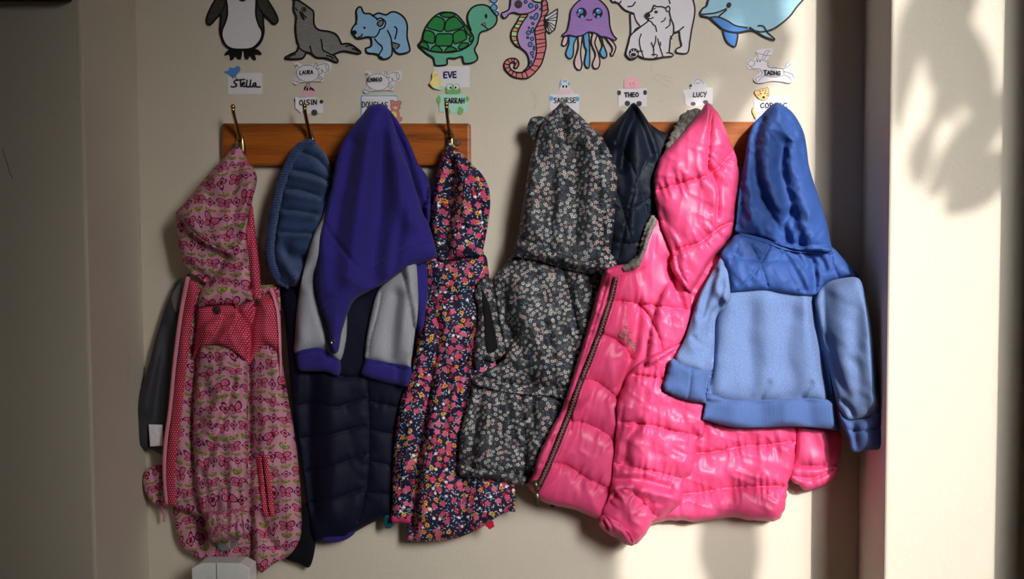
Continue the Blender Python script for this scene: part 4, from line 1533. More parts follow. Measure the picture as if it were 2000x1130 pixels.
# two pig cards
def pig(label, dx, dy, word, box_, at, sl):
    t = card(label, at)
    f = Flat(1.6, (lambda u, v: np.maximum(0, (v - (151 + dy / 4.52)) * 0.25)))
    f.card(ZA(*[(x + dx, y + dy) for x, y in ((822, 722), (848, 672), (852, 610), (834, 562), (868, 548), (905, 572), (980, 575), (1008, 552), (1045, 560), (1090, 556), (1150, 544), (1168, 572), (1152, 632), (1104, 652), (1088, 720), (1040, 716), (960, 726), (884, 728), (850, 748))]), M.paper)
    def L(*p, w=0.9): f.line(ZA(*[(x + dx, y + dy) for x, y in p]), w, M.pen, 0.6)
    q = ZA((952 + dx, 648 + dy))[0]; f.ring(*q, 22.0, 16.0, 0.9, M.pen, 0.6, 0.06)
    L((1030, 590), (1070, 568), (1120, 562)); L((1045, 662), (1080, 640), (1075, 610), (1098, 640), (1140, 622)); f.ring(*ZA((1128 + dx, 592 + dy))[0], 2.8, 6.6, 0.9, M.pen, 0.6, -0.2)
    for a, b in (((862, 682), (832, 715)), ((880, 692), (850, 726)), ((895, 700), (868, 728)), ((1040, 690), (1066, 712)), ((1056, 668), (1090, 690)), ((1048, 680), (1080, 702))): L(a, b)
    L((832, 715), (868, 728)); L((1066, 712), (1090, 690))
    L((850, 598), (838, 572), (862, 590), (852, 565), (876, 596)); L((1010, 582), (1012, 556), (1026, 560), (1026, 582)); L((1026, 582), (1030, 558), (1042, 564), (1040, 584))
    for x in (1032, 1052): f.disc(*ZA((x + dx, 606 + dy))[0], 1.1, 1.3, M.ink, 0.7)
    f.build('pig_figure', t)
    letters(t, 2.4, lambda g: write(g, word, *box_, 1.7, M.ink, sl, 0.34))


pig('white pig-shaped name card under the seal drawing', 0, 0, 'LAURA', (585, 138.5, 611, 146), (608, 142, 0), -2.0)
pig('white pig-shaped name card under the blue bear drawing', 620, 76, 'ENNiO', (717.5, 152, 746, 160), (746, 158, 0), -1.0)

# cow card at the second hook
t = card('white name card with pink cow head and black hooves behind the hook above the snood', (603, 203, 0))
f = Flat(1.4, lambda u, v: np.maximum(0, (585 - u) * 0.35)); f.card(ZA((842, 852, 1), (1020, 850, 1), (1090, 905, 1), (1088, 1002, 1), (1000, 1000, 1), (900, 1004, 1), (845, 950, 1)), M.paper, False); f.build('card', t)
f = Flat(1.8); f.card(ZA((893, 850), (908, 808), (926, 778), (960, 740), (990, 768), (1016, 800), (1032, 850)), M.c_cow)
for p in (((925, 790), (935, 765)), ((948, 795), (952, 778)), ((975, 792), (980, 772)), ((990, 780), (1006, 795))): f.line(ZA(*p), 3.0, M.ink)
f.ring(*ZA((958, 750))[0], 3.2, 3.4, 1.2, M.pen); f.build('cow_head', t)
hoof(t, [(*ZA(p)[0], r, r) for p, r in (((848, 886), 3.8), ((1075, 897), 3.8), ((925, 985), 4.2), ((1012, 992), 6.0))], M.c_hoof)
letters(t, 2.0, lambda g: write(g, 'OISIN', 584.5, 195.5, 619, 205.5, 2.0, M.ink, -1.5))

# teddy card
t = card('blue-edged white name card with brown teddy bear behind the royal blue sweatshirt', (742, 208, 0))
f = Flat(1.4); f.card0(rect(704.5, 186, 776, 229, 2), M.c_sky, False); f.fill(rect(706.5, 188, 775, 229, 2), M.paper, 0.4, False); f.build('card', t)
f = Flat(2.2)
td = ZA((1682, 890), (1705, 884), (1728, 896), (1752, 890), (1776, 894), (1780, 915), (1768, 930), (1770, 955), (1755, 975), (1764, 1005), (1760, 1030), (1782, 1035), (1786, 1056), (1768, 1074), (1738, 1072), (1690, 1060), (1676, 1020), (1680, 985), (1694, 968), (1684, 940), (1690, 915))
f.card(td, M.c_teddy); f.line(td, 1.0, M.embro, 0.6, True)
f.disc(*ZA((1712, 1015))[0], 6.4, 7.4, M.c_yellow, 0.5); f.disc(*ZA((1727, 948))[0], 4.0, 3.2, M.c_pink, 0.5)
for p in ((1714, 928), (1738, 928), (1727, 940)): f.disc(*ZA(p)[0], 0.9, 0.9, M.ink, 0.7)
f.build('teddy_figure', t)
letters(t, 2.0, lambda g: write(g, 'DOUGLAS', 707, 198.5, 757, 209.5, 1.8, M.ink, 1.0))

# duck card
t = card('lilac-white name card with a yellow duckling, under the turtle drawing', (882, 150, 0))
f = Flat(1.4); f.card0(rect(847, 129, 917.5, 170.5, 2.5), M.c_white, False); f.build('card', t)
f = Flat(3.0, lambda u, v: np.maximum(0, (858 - u) * 0.3)); f.card(ZB((178, 730), (198, 700), (200, 650), (228, 626), (256, 650), (262, 690), (276, 715), (270, 750), (310, 772), (275, 795), (215, 780), (190, 755)), M.c_yellow)
f.fill(ZB((205, 762), (250, 768), (316, 764), (310, 780), (280, 794), (230, 782)), M.c_mintcard, 0.4)
f.line(ZB((218, 670), (230, 676), (240, 668)), 1.0, M.c_orange, 0.6); f.disc(*ZB((222, 658))[0], 0.8, 0.8, M.ink, 0.7); f.disc(*ZB((238, 656))[0], 0.8, 0.8, M.ink, 0.7); f.build('duckling_figure', t)
letters(t, 1.8, lambda g: write(g, 'EVE', 866.5, 140.5, 891.5, 152.5, 2.6, M.navy_ink, -1.0))

# frog card
t = card('mint green name card with a frog face, behind the hook of the bright flower coat', (885, 200, 0))
f = Flat(1.6); f.card0(rect(858, 184, 912.5, 219, 1), M.c_mintcard, False); f.build('card', t)
f = Flat(2.4); f.card(ZB((320, 800), (318, 780), (330, 750), (355, 736), (385, 748), (412, 736), (440, 752), (438, 775), (452, 795), (438, 828), (335, 830)), M.c_frog)
for x, y in ((352, 768), (412, 766)): f.disc(*ZB((x, y))[0], 5.2, 5.4, M.paper, 0.5); f.disc(*ZB((x + 10 if x < 400 else x - 6, y + 6))[0], 1.9, 2.4, M.ink, 0.8)
f.build('frog_head', t)
for p in (((240, 880), (255, 842), (272, 862), (270, 905), (248, 905)), ((495, 860), (508, 848), (528, 868), (515, 895), (496, 890)), ((425, 1000), (425, 965), (440, 938), (458, 950), (476, 965), (470, 995), (440, 1012)), ((330, 965), (345, 955), (360, 985), (350, 1012), (330, 1010))):
    f = Flat(2.2); f.card(ZB(*p), M.c_frog); f.build('frog_foot', t)
letters(t, 2.2, lambda g: write(g, 'FARRAH', 868.5, 191.5, 907, 201, 1.7, M.ink, 0.0))

# pale cow card
t = card('white name card with a pale blue cow head, behind the grey flowered jacket', (1102, 200, 0))
f = Flat(1.4); f.card0(rect(1074.5, 183.5, 1131, 221, 1), M.c_white, False); f.build('card', t)
f = Flat(2.0); f.card(ZB((1300, 830), (1312, 800), (1328, 770), (1326, 735), (1340, 712), (1316, 696), (1345, 704), (1375, 712), (1412, 700), (1400, 715), (1415, 738), (1412, 770), (1435, 800), (1442, 830)), M.c_white)
f.fill(ZB((1308, 815), (1322, 790), (1420, 790), (1436, 815), (1430, 830), (1312, 830)), M.c_pink, 0.4); f.fill(ZB((1350, 712), (1392, 710), (1385, 722), (1362, 724)), M.c_sky, 0.5)
for x in (1357, 1384): f.disc(*ZB((x, 763))[0], 1.8, 2.6, M.ink, 0.8)
f.disc(*ZB((1332, 742))[0], 1.8, 4.0, M.c_sky, 0.6); f.disc(*ZB((1406, 740))[0], 1.8, 4.0, M.c_sky, 0.6)
f.build('cow_head', t)
hoof(t, [(*ZB((1250, 868))[0], 4.0, 5.0), (*ZB((1482, 872))[0], 4.0, 5.0)], M.c_sky)
letters(t, 1.8, lambda g: write(g, 'SAOiRSE', 1081.5, 191, 1124.5, 201, 1.7, M.ink, -0.5))

# pig face card
t = card('white name card with a pink pig head and dark hooves, above the navy quilted coat', (1235, 190, 0))
f = Flat(1.4); f.card0(ZC((128, 785, 1), (375, 778, 1), (376, 938, 1), (124, 938, 1)), M.c_white, False); f.build('card', t)
f = Flat(2.0); f.card(ZC((190, 782), (174, 755), (178, 710), (205, 686), (245, 682), (290, 690), (318, 712), (320, 750), (308, 782)), M.c_pig)
for p in ((228, 738), (258, 734)): f.disc(*ZC(p)[0], 0.8, 0.9, M.ink, 0.7)
f.ring(*ZC((250, 755))[0], 4.4, 2.8, 0.8, M.c_red, 0.6); f.build('pig_head', t)
hoof(t, [(*ZC(p)[0], rx, ry) for p, rx, ry in (((132, 818), 3.6, 5.0), ((361, 816), 3.8, 5.2), ((205, 912), 5.4, 5.4), ((308, 914), 5.4, 5.4))], M.c_hoof)
letters(t, 1.8, lambda g: write(g, 'THEO', 1220, 181, 1247, 189.5, 2.2, M.ink, -0.5))

# sheep card
t = card('white name card with a sheep head, above the pink puffer jacket', (1364, 185, 0))
f = Flat(1.4); f.card0(ZC((695, 800), (720, 788), (800, 782), (870, 770), (960, 772, 1), (958, 915, 1), (880, 925), (800, 940), (745, 935), (712, 905), (712, 850)), M.paper); f.build('card', t)
f = Flat(2.2); f.card(ZC((760, 780), (775, 740), (790, 705), (825, 686), (862, 705), (895, 730), (900, 772), (840, 785)), M.c_white)
f.disc(*ZC((766, 755))[0], 2.0, 2.6, M.c_hoof, 0.6); f.disc(*ZC((818, 735))[0], 0.9, 0.9, M.ink, 0.7); f.disc(*ZC((838, 733))[0], 0.9, 0.9, M.ink, 0.7)
f.line(ZC((795, 745), (800, 715), (825, 695), (858, 712), (880, 738)), 0.8, M.pen, 0.6); f.build('sheep_head', t)
hoof(t, [(*ZC(p)[0], r, r * 0.8) for p, r in (((786, 916), 5.0), ((895, 900), 5.0))], M.pen)
letters(t, 1.8, lambda g: write(g, 'LUCY', 1353.5, 180.5, 1380, 189.5, 1.6, M.ink, -1.0))

# donkey card
t = card('white donkey-shaped name card under the dolphin drawing', (1508, 135, 0))
f = Flat(1.8, lambda u, v: np.maximum(0, (v - 152) * 0.3))
f.card(ZC((1255, 560), (1275, 530), (1330, 512), (1345, 470), (1336, 445), (1400, 432), (1480, 430), (1485, 460), (1462, 500), (1440, 525), (1465, 585), (1500, 596), (1580, 602), (1605, 560), (1640, 540), (1665, 560), (1650, 610), (1690, 655), (1680, 700), (1640, 732), (1570, 722), (1480, 715), (1400, 730), (1340, 728), (1322, 690), (1372, 640), (1360, 622), (1310, 612), (1270, 605)), M.paper)
for p in (((1265, 560), (1295, 530), (1325, 540), (1322, 575), (1290, 585), (1266, 565)), ((1340, 520), (1400, 530), (1440, 550), (1452, 590), (1520, 600), (1582, 606)), ((1378, 610), (1392, 660), (1340, 690), (1350, 722)), ((1420, 665), (1372, 700), (1365, 716)), ((1420, 665), (1520, 680), (1590, 660)), ((1590, 630), (1660, 655), (1672, 690)), ((1590, 660), (1640, 685), (1650, 712)), ((1590, 650), (1582, 606), (1600, 600), (1612, 560), (1640, 548)), ((1610, 600), (1650, 560)), ((1340, 465), (1400, 482), (1470, 492)), ((1392, 520), (1420, 460), (1455, 440)), ((1410, 528), (1450, 460), (1478, 445)), ((1360, 510), (1352, 478)), ((1290, 590), (1320, 605), (1372, 606)), ((1436, 540), (1446, 532)), ((1444, 560), (1454, 552)), ((1450, 580), (1460, 572))): f.line(ZC(*p), 0.9, M.pen, 0.6)
for p in ((1353, 538), (1376, 540)): f.disc(*ZC(p)[0], 1.6, 1.3, M.ink, 0.7)
f.build('donkey_figure', t)
letters(t, 2.6, lambda g: write(g, 'TADHG', 1492, 137.5, 1524, 145.5, 2.2, M.ink, 1.5))

# tiger card
t = card('white name card held by a tiger cub, behind the blue hoodie', (1508, 205, 0))
f = Flat(1.4); f.card0(ZC((1322, 882, 1), (1480, 855, 1), (1640, 842, 1), (1658, 1060, 1), (1330, 1060, 1)), M.c_white, False); f.build('card', t)
f = Flat(2.2); th_ = ZC((1328, 820), (1338, 795), (1362, 800), (1385, 782), (1415, 782), (1440, 772), (1452, 795), (1455, 835), (1440, 868), (1410, 882), (1375, 878), (1352, 855))
f.card(th_, M.c_tiger); f.line(th_, 1.0, M.embro, 0.6, True)
for p in (((1372, 812), (1382, 802)), ((1400, 792), (1402, 804)), ((1428, 795), (1424, 806)), ((1358, 840), (1368, 836)), ((1446, 825), (1436, 826)), ((1446, 845), (1436, 842))): f.line(ZC(*p), 1.2, M.ink, 0.6)
f.disc(*ZC((1382, 826))[0], 1.4, 1.4, M.ink, 0.7); f.disc(*ZC((1420, 822))[0], 1.4, 1.4, M.ink, 0.7); f.disc(*ZC((1408, 858))[0], 3.0, 2.4, M.ink, 0.7); f.disc(*ZC((1408, 846))[0], 3.0, 1.8, M.c_pink, 0.6)
f.build('tiger_head', t)
f = Flat(2.0); f.card(ZC((1308, 960), (1320, 945), (1330, 985), (1345, 1000), (1340, 1040), (1322, 1030), (1306, 990)), M.c_tiger); f.line(ZC((1312, 950), (1306, 985), (1326, 1030), (1338, 1050)), 1.2, M.embro, 0.6); f.build('tiger_paw', t)
letters(t, 1.8, lambda g: write(g, 'CORMAC', 1485.5, 201, 1537, 210.5, 2.0, M.ink, 0.0))
# ------------------------------------------------------------------ navy padded coat, low behind the sweatshirt
t = thing('padded_coat', 'long navy padded coat hanging under the royal blue sweatshirt', 'coat', (735, 330, 30))
nq = [Z4((40, 330), (140, 310), (240, 330), (380, 285)), Z4((50, 480), (180, 470), (300, 440), (380, 420)), Z4((70, 640), (200, 620), (330, 575), (390, 545)), Z4((110, 790), (240, 770), (370, 720)), Z4((380, 300), (520, 330)), Z4((390, 440), (510, 460)),
      Z4((390, 590), (505, 610)), Z4((370, 740), (505, 750)), Z4((385, 200), (395, 450), (385, 700), (340, 880)), Z4((30, 180), (160, 160), (300, 190), (420, 160))]
pad = Piece([(548, 565), (570, 480), (630, 400), (720, 330), (800, 380), (832, 500), (815, 640), (792, 762), (774, 843), (770, 945), (766, 1000), (751, 1010), (719, 1024), (690, 1041), (674, 1052), (640, 1053), (613, 1051), (600, 980), (588, 900), (572, 800), (563, 700), (556, 620)],
      32, 24, 40, 22, quilt=nq, puff=(6, 22), pucker=(2, 9, 14),
      folds=[('v', 10, 16, [(608, 720), (604, 850), (610, 1000)]), ('r', 6, 20, [(650, 760), (650, 1000)])], wr=[(80, 120, 30, 3, 71)])
pad.build('body', M.navy, t, 6)
Piece([(545, 1078), (560, 1030), (580, 1000), (602, 980), (614, 1000), (616, 1062), (605, 1106), (585, 1100), (560, 1092)], 22, 12, 14, 8, wr=[(70, 50, 14, 3, 72)]).build('black_sleeve', M.black, t, 6)
Piece(Z4((190, 935), (260, 925), (335, 900), (322, 940), (270, 972), (200, 980), (165, 965)), 36, 12, 8, 8).build('lining_hem', M.royal, t, 5, label='blue lining showing at the hem')
Piece(Z4((468, 855), (502, 850), (503, 905), (490, 912), (470, 905)), 44, 4, 4, 4, step=3).build('teal_tab', M.teal, t, 4, label='small teal tab at the hem')

# ------------------------------------------------------------------ bright floral coat
t = thing('floral_coat', 'navy coat with bright pink and orange flower print, hanging from the fourth hook', 'coat', (879, 285, 55))
fb = Piece([(835, 495), (870, 512), (940, 495), (953, 525), (956, 570), (962, 640), (975, 760), (992, 880), (1003, 935), (1007, 970), (1006, 999, 1), (987, 1000), (952, 1022), (925, 1036), (894, 1050), (860, 1056), (826, 1057), (797, 1054, 1), (796, 1020), (803, 950), (812, 850), (822, 760), (828, 680), (822, 620), (832, 560)],
           42, 26, 38, 22,
           folds=[('v', 12, 8, [(846, 640), (838, 740), (826, 830), (812, 920), (802, 1040)]), ('r', 10, 18, [(868, 620), (862, 740), (846, 860), (830, 1000)]), ('v', 8, 8, [(915, 640), (908, 720), (900, 800)]), ('r', 7, 16, [(895, 640), (890, 760), (876, 900)]),
                  ('c', 6, 5, [(842, 568), (880, 570), (940, 555)]), ('c', 3, 3, [(850, 648), (900, 645), (925, 650)]), ('r', 6, 14, [(940, 880), (930, 1030)]), ('v', 5, 10, [(905, 880), (900, 1040)]), ('c', 4, 4, [(838, 512), (880, 508), (940, 500)])],
           wr=[(85, 140, 28, 7, 91), (70, 70, 18, 2, 92)], edge=(1.0, 30, 3), over=[pad])
fb.build('body', M.floral, t, 5, 0.1)
fsl = Piece([(838, 600), (818, 645), (802, 725), (783, 782), (773, 843), (768, 904), (766, 975), (768, 1012), (798, 1016), (804, 960), (814, 900), (826, 830), (840, 760), (852, 700), (858, 640)], 54, 24, 24, 14,
      folds=[('r', 5, 8, [(830, 640), (806, 780), (788, 940)]), ('v', 4, 6, [(818, 700), (790, 860)]), ('v', 4, 5, [(842, 690), (826, 790)])], wr=[(75, 80, 18, 3, 93), (20, 50, 20, 1.5, 94)], over=[fb])
fsl.build('sleeve', M.floral, t, 4.5, 0.25)
Piece(Z4((506, 850), (545, 853), (592, 856), (590, 886), (550, 884), (504, 880)), 64, 8, 6, 5, step=3).build('sleeve_trim', M.pink_trim, t, 4, label='bright pink cuff trim')
fh = Piece(Z5((235, 28), (248, 22), (268, 30), (310, 76), (360, 130), (402, 172), (435, 232), (446, 300), (440, 380), (426, 470), (412, 540), (405, 575), (300, 585), (210, 600), (175, 560), (150, 480), (140, 400), (150, 320), (166, 240), (185, 170), (200, 102), (218, 60)), 50, 30, 36, 20,
           folds=[('v', 16, 9, Z5((255, 110), (262, 200), (245, 300), (235, 420), (225, 560))), ('r', 9, 18, Z5((300, 100), (330, 240), (320, 400), (300, 540))), ('r', 8, 12, Z5((225, 80), (195, 220), (180, 400), (200, 540))), ('v', 4, 6, Z5((290, 90), (350, 170), (390, 260))),
                  ('v', 5, 8, Z5((390, 330), (370, 460), (360, 560))), ('v', 5, 6, Z5((320, 430), (310, 560)))], wr=[(80, 80, 20, 5, 95), (60, 60, 16, 2, 96)], over=[fb])
fh.build('hood', M.floral, t, 4.5, 0.0)
f = Flat(66.0)
for k in range(5):
    a = k * 2 * math.pi / 5 + 0.4
    f.fill([(957 + 5 * math.cos(a) + 4 * math.cos(b), 1024 + 5 * math.sin(a) + 4 * math.sin(b)) for b in np.arange(8) * math.pi / 4], M.red_bead, 0, True, 4)
f.disc(957, 1024, 2.4, 2.4, M.pink_trim, 0.6)
f.build('flower_zip_pull', t)['label'] = 'red flower-shaped zip pull'
# ------------------------------------------------------------------ butterfly raincoat and the grey jacket behind it
t = thing('grey_jacket', 'charcoal grey jacket with a white care label, mostly hidden behind the butterfly raincoat', 'jacket', (320, 560, 25))
gj = Piece([(350, 545), (378, 552), (390, 620), (370, 720), (350, 820), (335, 890), (318, 888), (300, 880), (275, 871), (262, 852), (261, 812), (273, 765), (288, 720), (304, 660), (323, 600), (338, 562)],
           26, 16, 26, 12, folds=[('v', 6, 12, [(330, 640), (310, 760), (300, 870)]), ('r', 5, 12, [(300, 700), (285, 800)])], wr=[(75, 90, 22, 3, 3)])
gj.build('sleeve', M.grey_coat, t, 6)
sp_ = Piece(Z1((330, 700), (345, 705), (330, 760), (300, 850), (275, 900), (255, 850), (252, 800), (290, 745)), on=gj, off=1.5, T=2, R=8, Tb=2)
sp_.build('shoulder_patch', M.grey_knit, t, 5)
cl = Piece([(290, 828, 1), (319, 829, 1), (319, 870, 1), (293, 872, 1)], 46, 2, 4, 1, wr=[(60, 20, 8, 1.5, 2)], step=3)
cl.build('care_label', M.white_label, t, 4, label='white satin care label')

t = thing('raincoat', 'pink butterfly-print child raincoat with red dotted yoke, hanging from the first brass hook', 'raincoat', (466, 290, 60))
Piece([(345, 980), (342, 1020), (351, 1060), (372, 1083), (410, 1096), (440, 1097), (470, 1090), (496, 1096), (520, 1060), (520, 970), (430, 960)], 20, 14, 20, 12,
      folds=[('v', 5, 8, [(400, 1000), (396, 1090)]), ('r', 4, 10, [(440, 1000), (450, 1090)])], wr=[(85, 60, 22, 4, 5), (10, 60, 18, 2.5, 6)]).build('back_hem', M.butter, t, 6, 0.15)
Piece(Z2((462, 962), (500, 955), (560, 940), (548, 975), (520, 988), (480, 990)), 42, 2, 6, 2).build('reflective_patch', M.reflect, t, 5, label='grey reflective patch')
Piece([(282, 928), (290, 915), (302, 909), (320, 912), (334, 950), (334, 985), (316, 990), (300, 981), (286, 966), (280, 946)], 26, 20, 18, 14,
      folds=[('v', 6, 6, [(320, 930), (312, 985)]), ('v', 4, 5, [(300, 915), (304, 975)])], wr=[(60, 40, 12, 4, 8)], edge=(1.5, 9, 3)).build('tucked_sleeve', M.butter, t, 4.5, 0.6)
c0 = [(316, 984), (318, 995), (321, 1006), (320, 1018)]
Piece(strip(c0, 6, 5, 3), 30, 4, 4, 3, step=3).build('drawcord', M.pinkzip, t, 4)

body = Piece([(366, 545), (390, 555), (430, 560), (480, 562), (520, 556), (545, 562), (549, 640), (551, 700), (562, 770), (576, 850), (586, 940), (589, 1030), (580, 1064), (560, 1088), (535, 1100), (511, 1119, 1), (503, 1108), (494, 1080), (488, 1030), (440, 1000), (400, 1008), (368, 1000), (340, 986), (326, 940), (322, 880), (330, 800), (342, 690), (354, 610)],
             44, 30, 40, 26,
             folds=[('v', 12, 9, [(484, 640), (484, 760), (485, 900), (488, 1060)]), ('r', 9, 24, [(530, 700), (545, 850), (545, 1000)]), ('v', 5, 10, [(560, 760), (548, 900), (520, 1040)]),
                    ('r', 4, 9, [(510, 760), (516, 880), (508, 1000)]), ('v', 10, 16, [(384, 620), (376, 760), (376, 980)]), ('v', 5, 7, [(505, 1000), (530, 1060), (560, 1080)])],
             wr=[(82, 120, 26, 7, 11), (60, 60, 18, 2.5, 12, 1)], over=[gj, pad])
body.build('body', M.butter, t, 5, 0.0)
slv = Piece([(395, 640), (386, 720), (378, 800), (379, 880), (384, 950), (390, 985), (402, 1012), (440, 1016), (484, 1008), (484, 940), (485, 860), (484, 780), (482, 700), (470, 650), (430, 620)],
            66, 26, 32, 12,
            folds=[('v', 7, 7, [(466, 690), (440, 800), (410, 880), (392, 930)]), ('r', 6, 12, [(440, 700), (424, 790), (400, 860)]), ('v', 5, 6, [(476, 760), (470, 860), (462, 960)]), ('r', 5, 9, [(450, 860), (452, 980)]),
                   ('v', 5, 5, [(400, 930), (404, 1000)]), ('v', 5, 5, [(424, 950), (424, 1005)]), ('v', 5, 5, [(444, 955), (446, 1005)]), ('v', 4, 5, [(464, 950), (468, 1005)])],
            wr=[(80, 90, 20, 6.5, 14), (50, 50, 14, 3, 15, 1)], over=[body], gap=5)
slv.build('sleeve', M.butter, t, 4.5, 0.05)
Piece([(402, 996), (403, 1022), (412, 1056), (440, 1056), (470, 1048), (487, 1040), (486, 1000), (460, 992), (430, 998)], 84, 26, 16, 10,
      wr=[(84, 40, 5.0, 6.5, 21), (84, 30, 3.4, 3.5, 22)], edge=(1.8, 5, 4), step=3, over=[body], gap=8).build('elastic_cuff', M.butter, t, 3, 0.05, (1.2, 0.5), uvs=(2.0, 1.15))
yk = Piece([(386, 602, 1), (407, 597), (453, 595), (470, 596), (492, 586), (505, 582), (525, 572), (541, 562, 1), (548, 640), (550, 705, 1), (535, 680), (518, 672), (502, 684), (488, 712, 1), (470, 695), (440, 677), (407, 673), (390, 684), (377, 702, 1), (384, 650)],
           72, 16, 22, 14,
           folds=[('v', 11, 6, [(500, 590), (490, 640), (487, 710)]), ('v', 7, 5, [(462, 600), (472, 620), (486, 640)]), ('r', 7, 9, [(474, 602), (450, 640), (412, 690)]), ('v', 5, 6, [(440, 620), (415, 660), (392, 690)]),
                  ('r', 5, 10, [(520, 600), (520, 660)]), ('v', 4, 5, [(480, 640), (470, 690)])],
           wr=[(60, 50, 14, 2.5, 31), (100, 60, 12, 2, 32, 1)], over=[slv, body], gap=1)
yk.build('yoke', M.dots, t, 4, label='red yoke with tiny white dots')
hl = Piece(Z1((285, 372), (272, 395), (276, 480), (290, 560), (310, 640), (340, 690), (380, 715), (412, 738), (425, 745), (400, 780), (386, 840), (390, 868, 1), (440, 860), (480, 856), (560, 850), (575, 880), (600, 858), (640, 838), (668, 828, 1), (664, 790), (655, 700), (640, 600), (640, 450), (560, 380), (400, 350)),
           60, 30, 34, 24,
           folds=[('L', 14, 26, Z1((290, 380), (340, 470), (420, 540), (530, 590))), ('v', 12, 7, Z1((600, 500), (530, 600), (470, 690), (415, 745))), ('r', 8, 14, Z1((600, 620), (520, 720), (420, 800))), ('v', 5, 7, Z1((640, 640), (560, 760), (480, 850))),
                  ('v', 7, 8, Z1((300, 640), (370, 680), (430, 735)))],
           wr=[(-45, 60, 18, 6, 41), (70, 60, 20, 3, 42)], over=[body])
hl.build('hood_lining_fold', M.butter, t, 4.5, -0.1)
hu = Piece(Z1((572, 48), (590, 38), (604, 40), (622, 75), (640, 112), (668, 150), (688, 196), (683, 250), (668, 300), (660, 345), (642, 400), (610, 480), (572, 545), (534, 582, 1), (470, 556), (400, 512), (330, 452), (292, 405), (272, 380, 1), (300, 350), (340, 305), (380, 260), (420, 205), (470, 150), (520, 100), (552, 65)),
           72, 26, 36, 18,
           folds=[('v', 6, 8, Z1((590, 60), (590, 180), (560, 280), (480, 380))), ('r', 7, 18, Z1((640, 150), (650, 260), (600, 420))), ('r', 6, 16, Z1((540, 110), (470, 250), (360, 350))), ('v', 4, 6, Z1((560, 80), (520, 180), (440, 290))),
                  ('k', 3, 4, Z1((300, 412), (400, 512), (470, 556), (530, 580))), ('v', 5, 9, Z1((640, 230), (560, 420), (540, 570)))],
           wr=[(75, 80, 24, 6.5, 44), (40, 60, 16, 2.5, 45)], over=[hl], gap=2)
hu.build('hood', M.butter, t, 4.5, 0.1)
Piece(Z1((650, 370), (664, 340), (672, 400), (690, 560), (705, 700), (702, 805), (670, 822), (655, 700), (640, 560), (636, 450)), 66, 10, 9, 8, folds=[('r', 2, 4, Z1((660, 380), (670, 600), (685, 790)))], over=[hl, body]).build('front_placket', M.dots, t, 4)
Piece(strip([(379, 550), (368, 610), (357, 700), (346, 800), (338, 870), (333, 930), (337, 985)], 20, 17), 68, 8, 8, 10, wr=[(80, 60, 8, 2, 51)], over=[body]).build('front_placket', M.dots, t, 4)
Piece(strip([(367, 540), (354, 610), (342, 700), (332, 800), (324, 860), (321, 920), (326, 985)], 9, 8), 66, 6, 4, 8, step=3, over=[body, gj]).build('zip_tape', M.pinkzip, t, 4)
Piece(strip([(528, 562), (541, 600), (546, 650), (548, 735)], 8, 5), 82, 4, 4, 8, step=3, over=[yk]).build('zip_tape', M.pinkzip, t, 4)
# welt pocket: two red bars, the shade of the slit painted as a dark strip
Piece(strip(Z2((666, 530), (680, 650), (702, 825)), 10.5), on=body, off=1.0, T=5, R=5, Tb=2, step=3, wr=[(0, 8, 7, 1.5, 52)]).build('pocket_welt', M.dots, t, 3.5)
Piece(strip(Z2((694, 522), (712, 650), (732, 822)), 10.5), on=body, off=1.5, T=5, R=5, Tb=2, step=3, wr=[(0, 8, 7, 1.5, 53)]).build('pocket_welt', M.dots, t, 3.5)
Piece(strip(Z2((683, 545), (698, 660), (716, 800)), 5), on=body, off=1.6, T=1, R=3, Tb=1, step=3).build('pocket_slit_shade', M.hole, t, 3.5)
for u, v in (Z1((483, 882))[0], Z1((695, 840))[0]):
    d = float(yk.front(np.array([[u, v]]))[0])
    c = P(u, v, d - 1)
    mesh_obj('snap_button', *lathe_y(c + np.array([0, (d - 1) / 1000, 0]), [(7.5, d - 2), (7.5, d + 1), (6.5, d + 2.6), (5.2, d + 2.2), (3.6, d + 3.4), (1.5, d + 3.0)], 24), M.snap, t)

# ------------------------------------------------------------------ knitted snood
t = thing('knitted_snood', 'denim blue ribbed knitted snood hanging between butterfly raincoat and royal blue sweatshirt', 'snood', (605, 285, 50))
sn = Piece(Z3((190, 72), (215, 45), (250, 40), (285, 62), (318, 112), (330, 170), (340, 260), (330, 360), (300, 470), (260, 560), (225, 620), (195, 660), (165, 678), (130, 670), (95, 640), (78, 560), (80, 480), (92, 420), (105, 330), (125, 220), (150, 130)),
           46, 30, 38, 24,
           folds=[('c', 8, 5, Z3((186, 75), (230, 92), (275, 115), (322, 165))), ('c', 9, 5, Z3((138, 160), (200, 165), (260, 182), (310, 205))), ('c', 9, 5, Z3((120, 245), (190, 248), (275, 275))), ('c', 9, 5, Z3((108, 335), (180, 340), (265, 355))),
                  ('c', 9, 5, Z3((95, 430), (160, 438), (250, 440))), ('r', 6, 6, Z3((150, 185), (300, 222))), ('r', 6, 6, Z3((125, 268), (272, 292))), ('r', 6, 6, Z3((115, 358), (260, 372))), ('r', 5, 6, Z3((100, 452), (240, 458))),
                  ('v', 12, 13, Z3((110, 500), (150, 540), (215, 555))), ('r', 8, 10, Z3((100, 480), (120, 560), (170, 640)))],
           wr=[(10, 50, 30, 3, 61)], over=[pad])
sn.build('ribbed_tube', M.knit, t, 4)
Piece(strip(Z3((262, 48), (228, 44), (196, 60), (165, 100), (130, 175), (100, 260), (82, 350), (66, 440), (60, 520), (72, 590), (105, 642), (150, 668)), 17, 20), 58, 13, 9, 14, wr=[(80, 30, 12, 2, 62)],
      edge=(0.8, 5, 6), step=3, over=[pad]).build('edge_band', M.knit_band, t, 3.5)

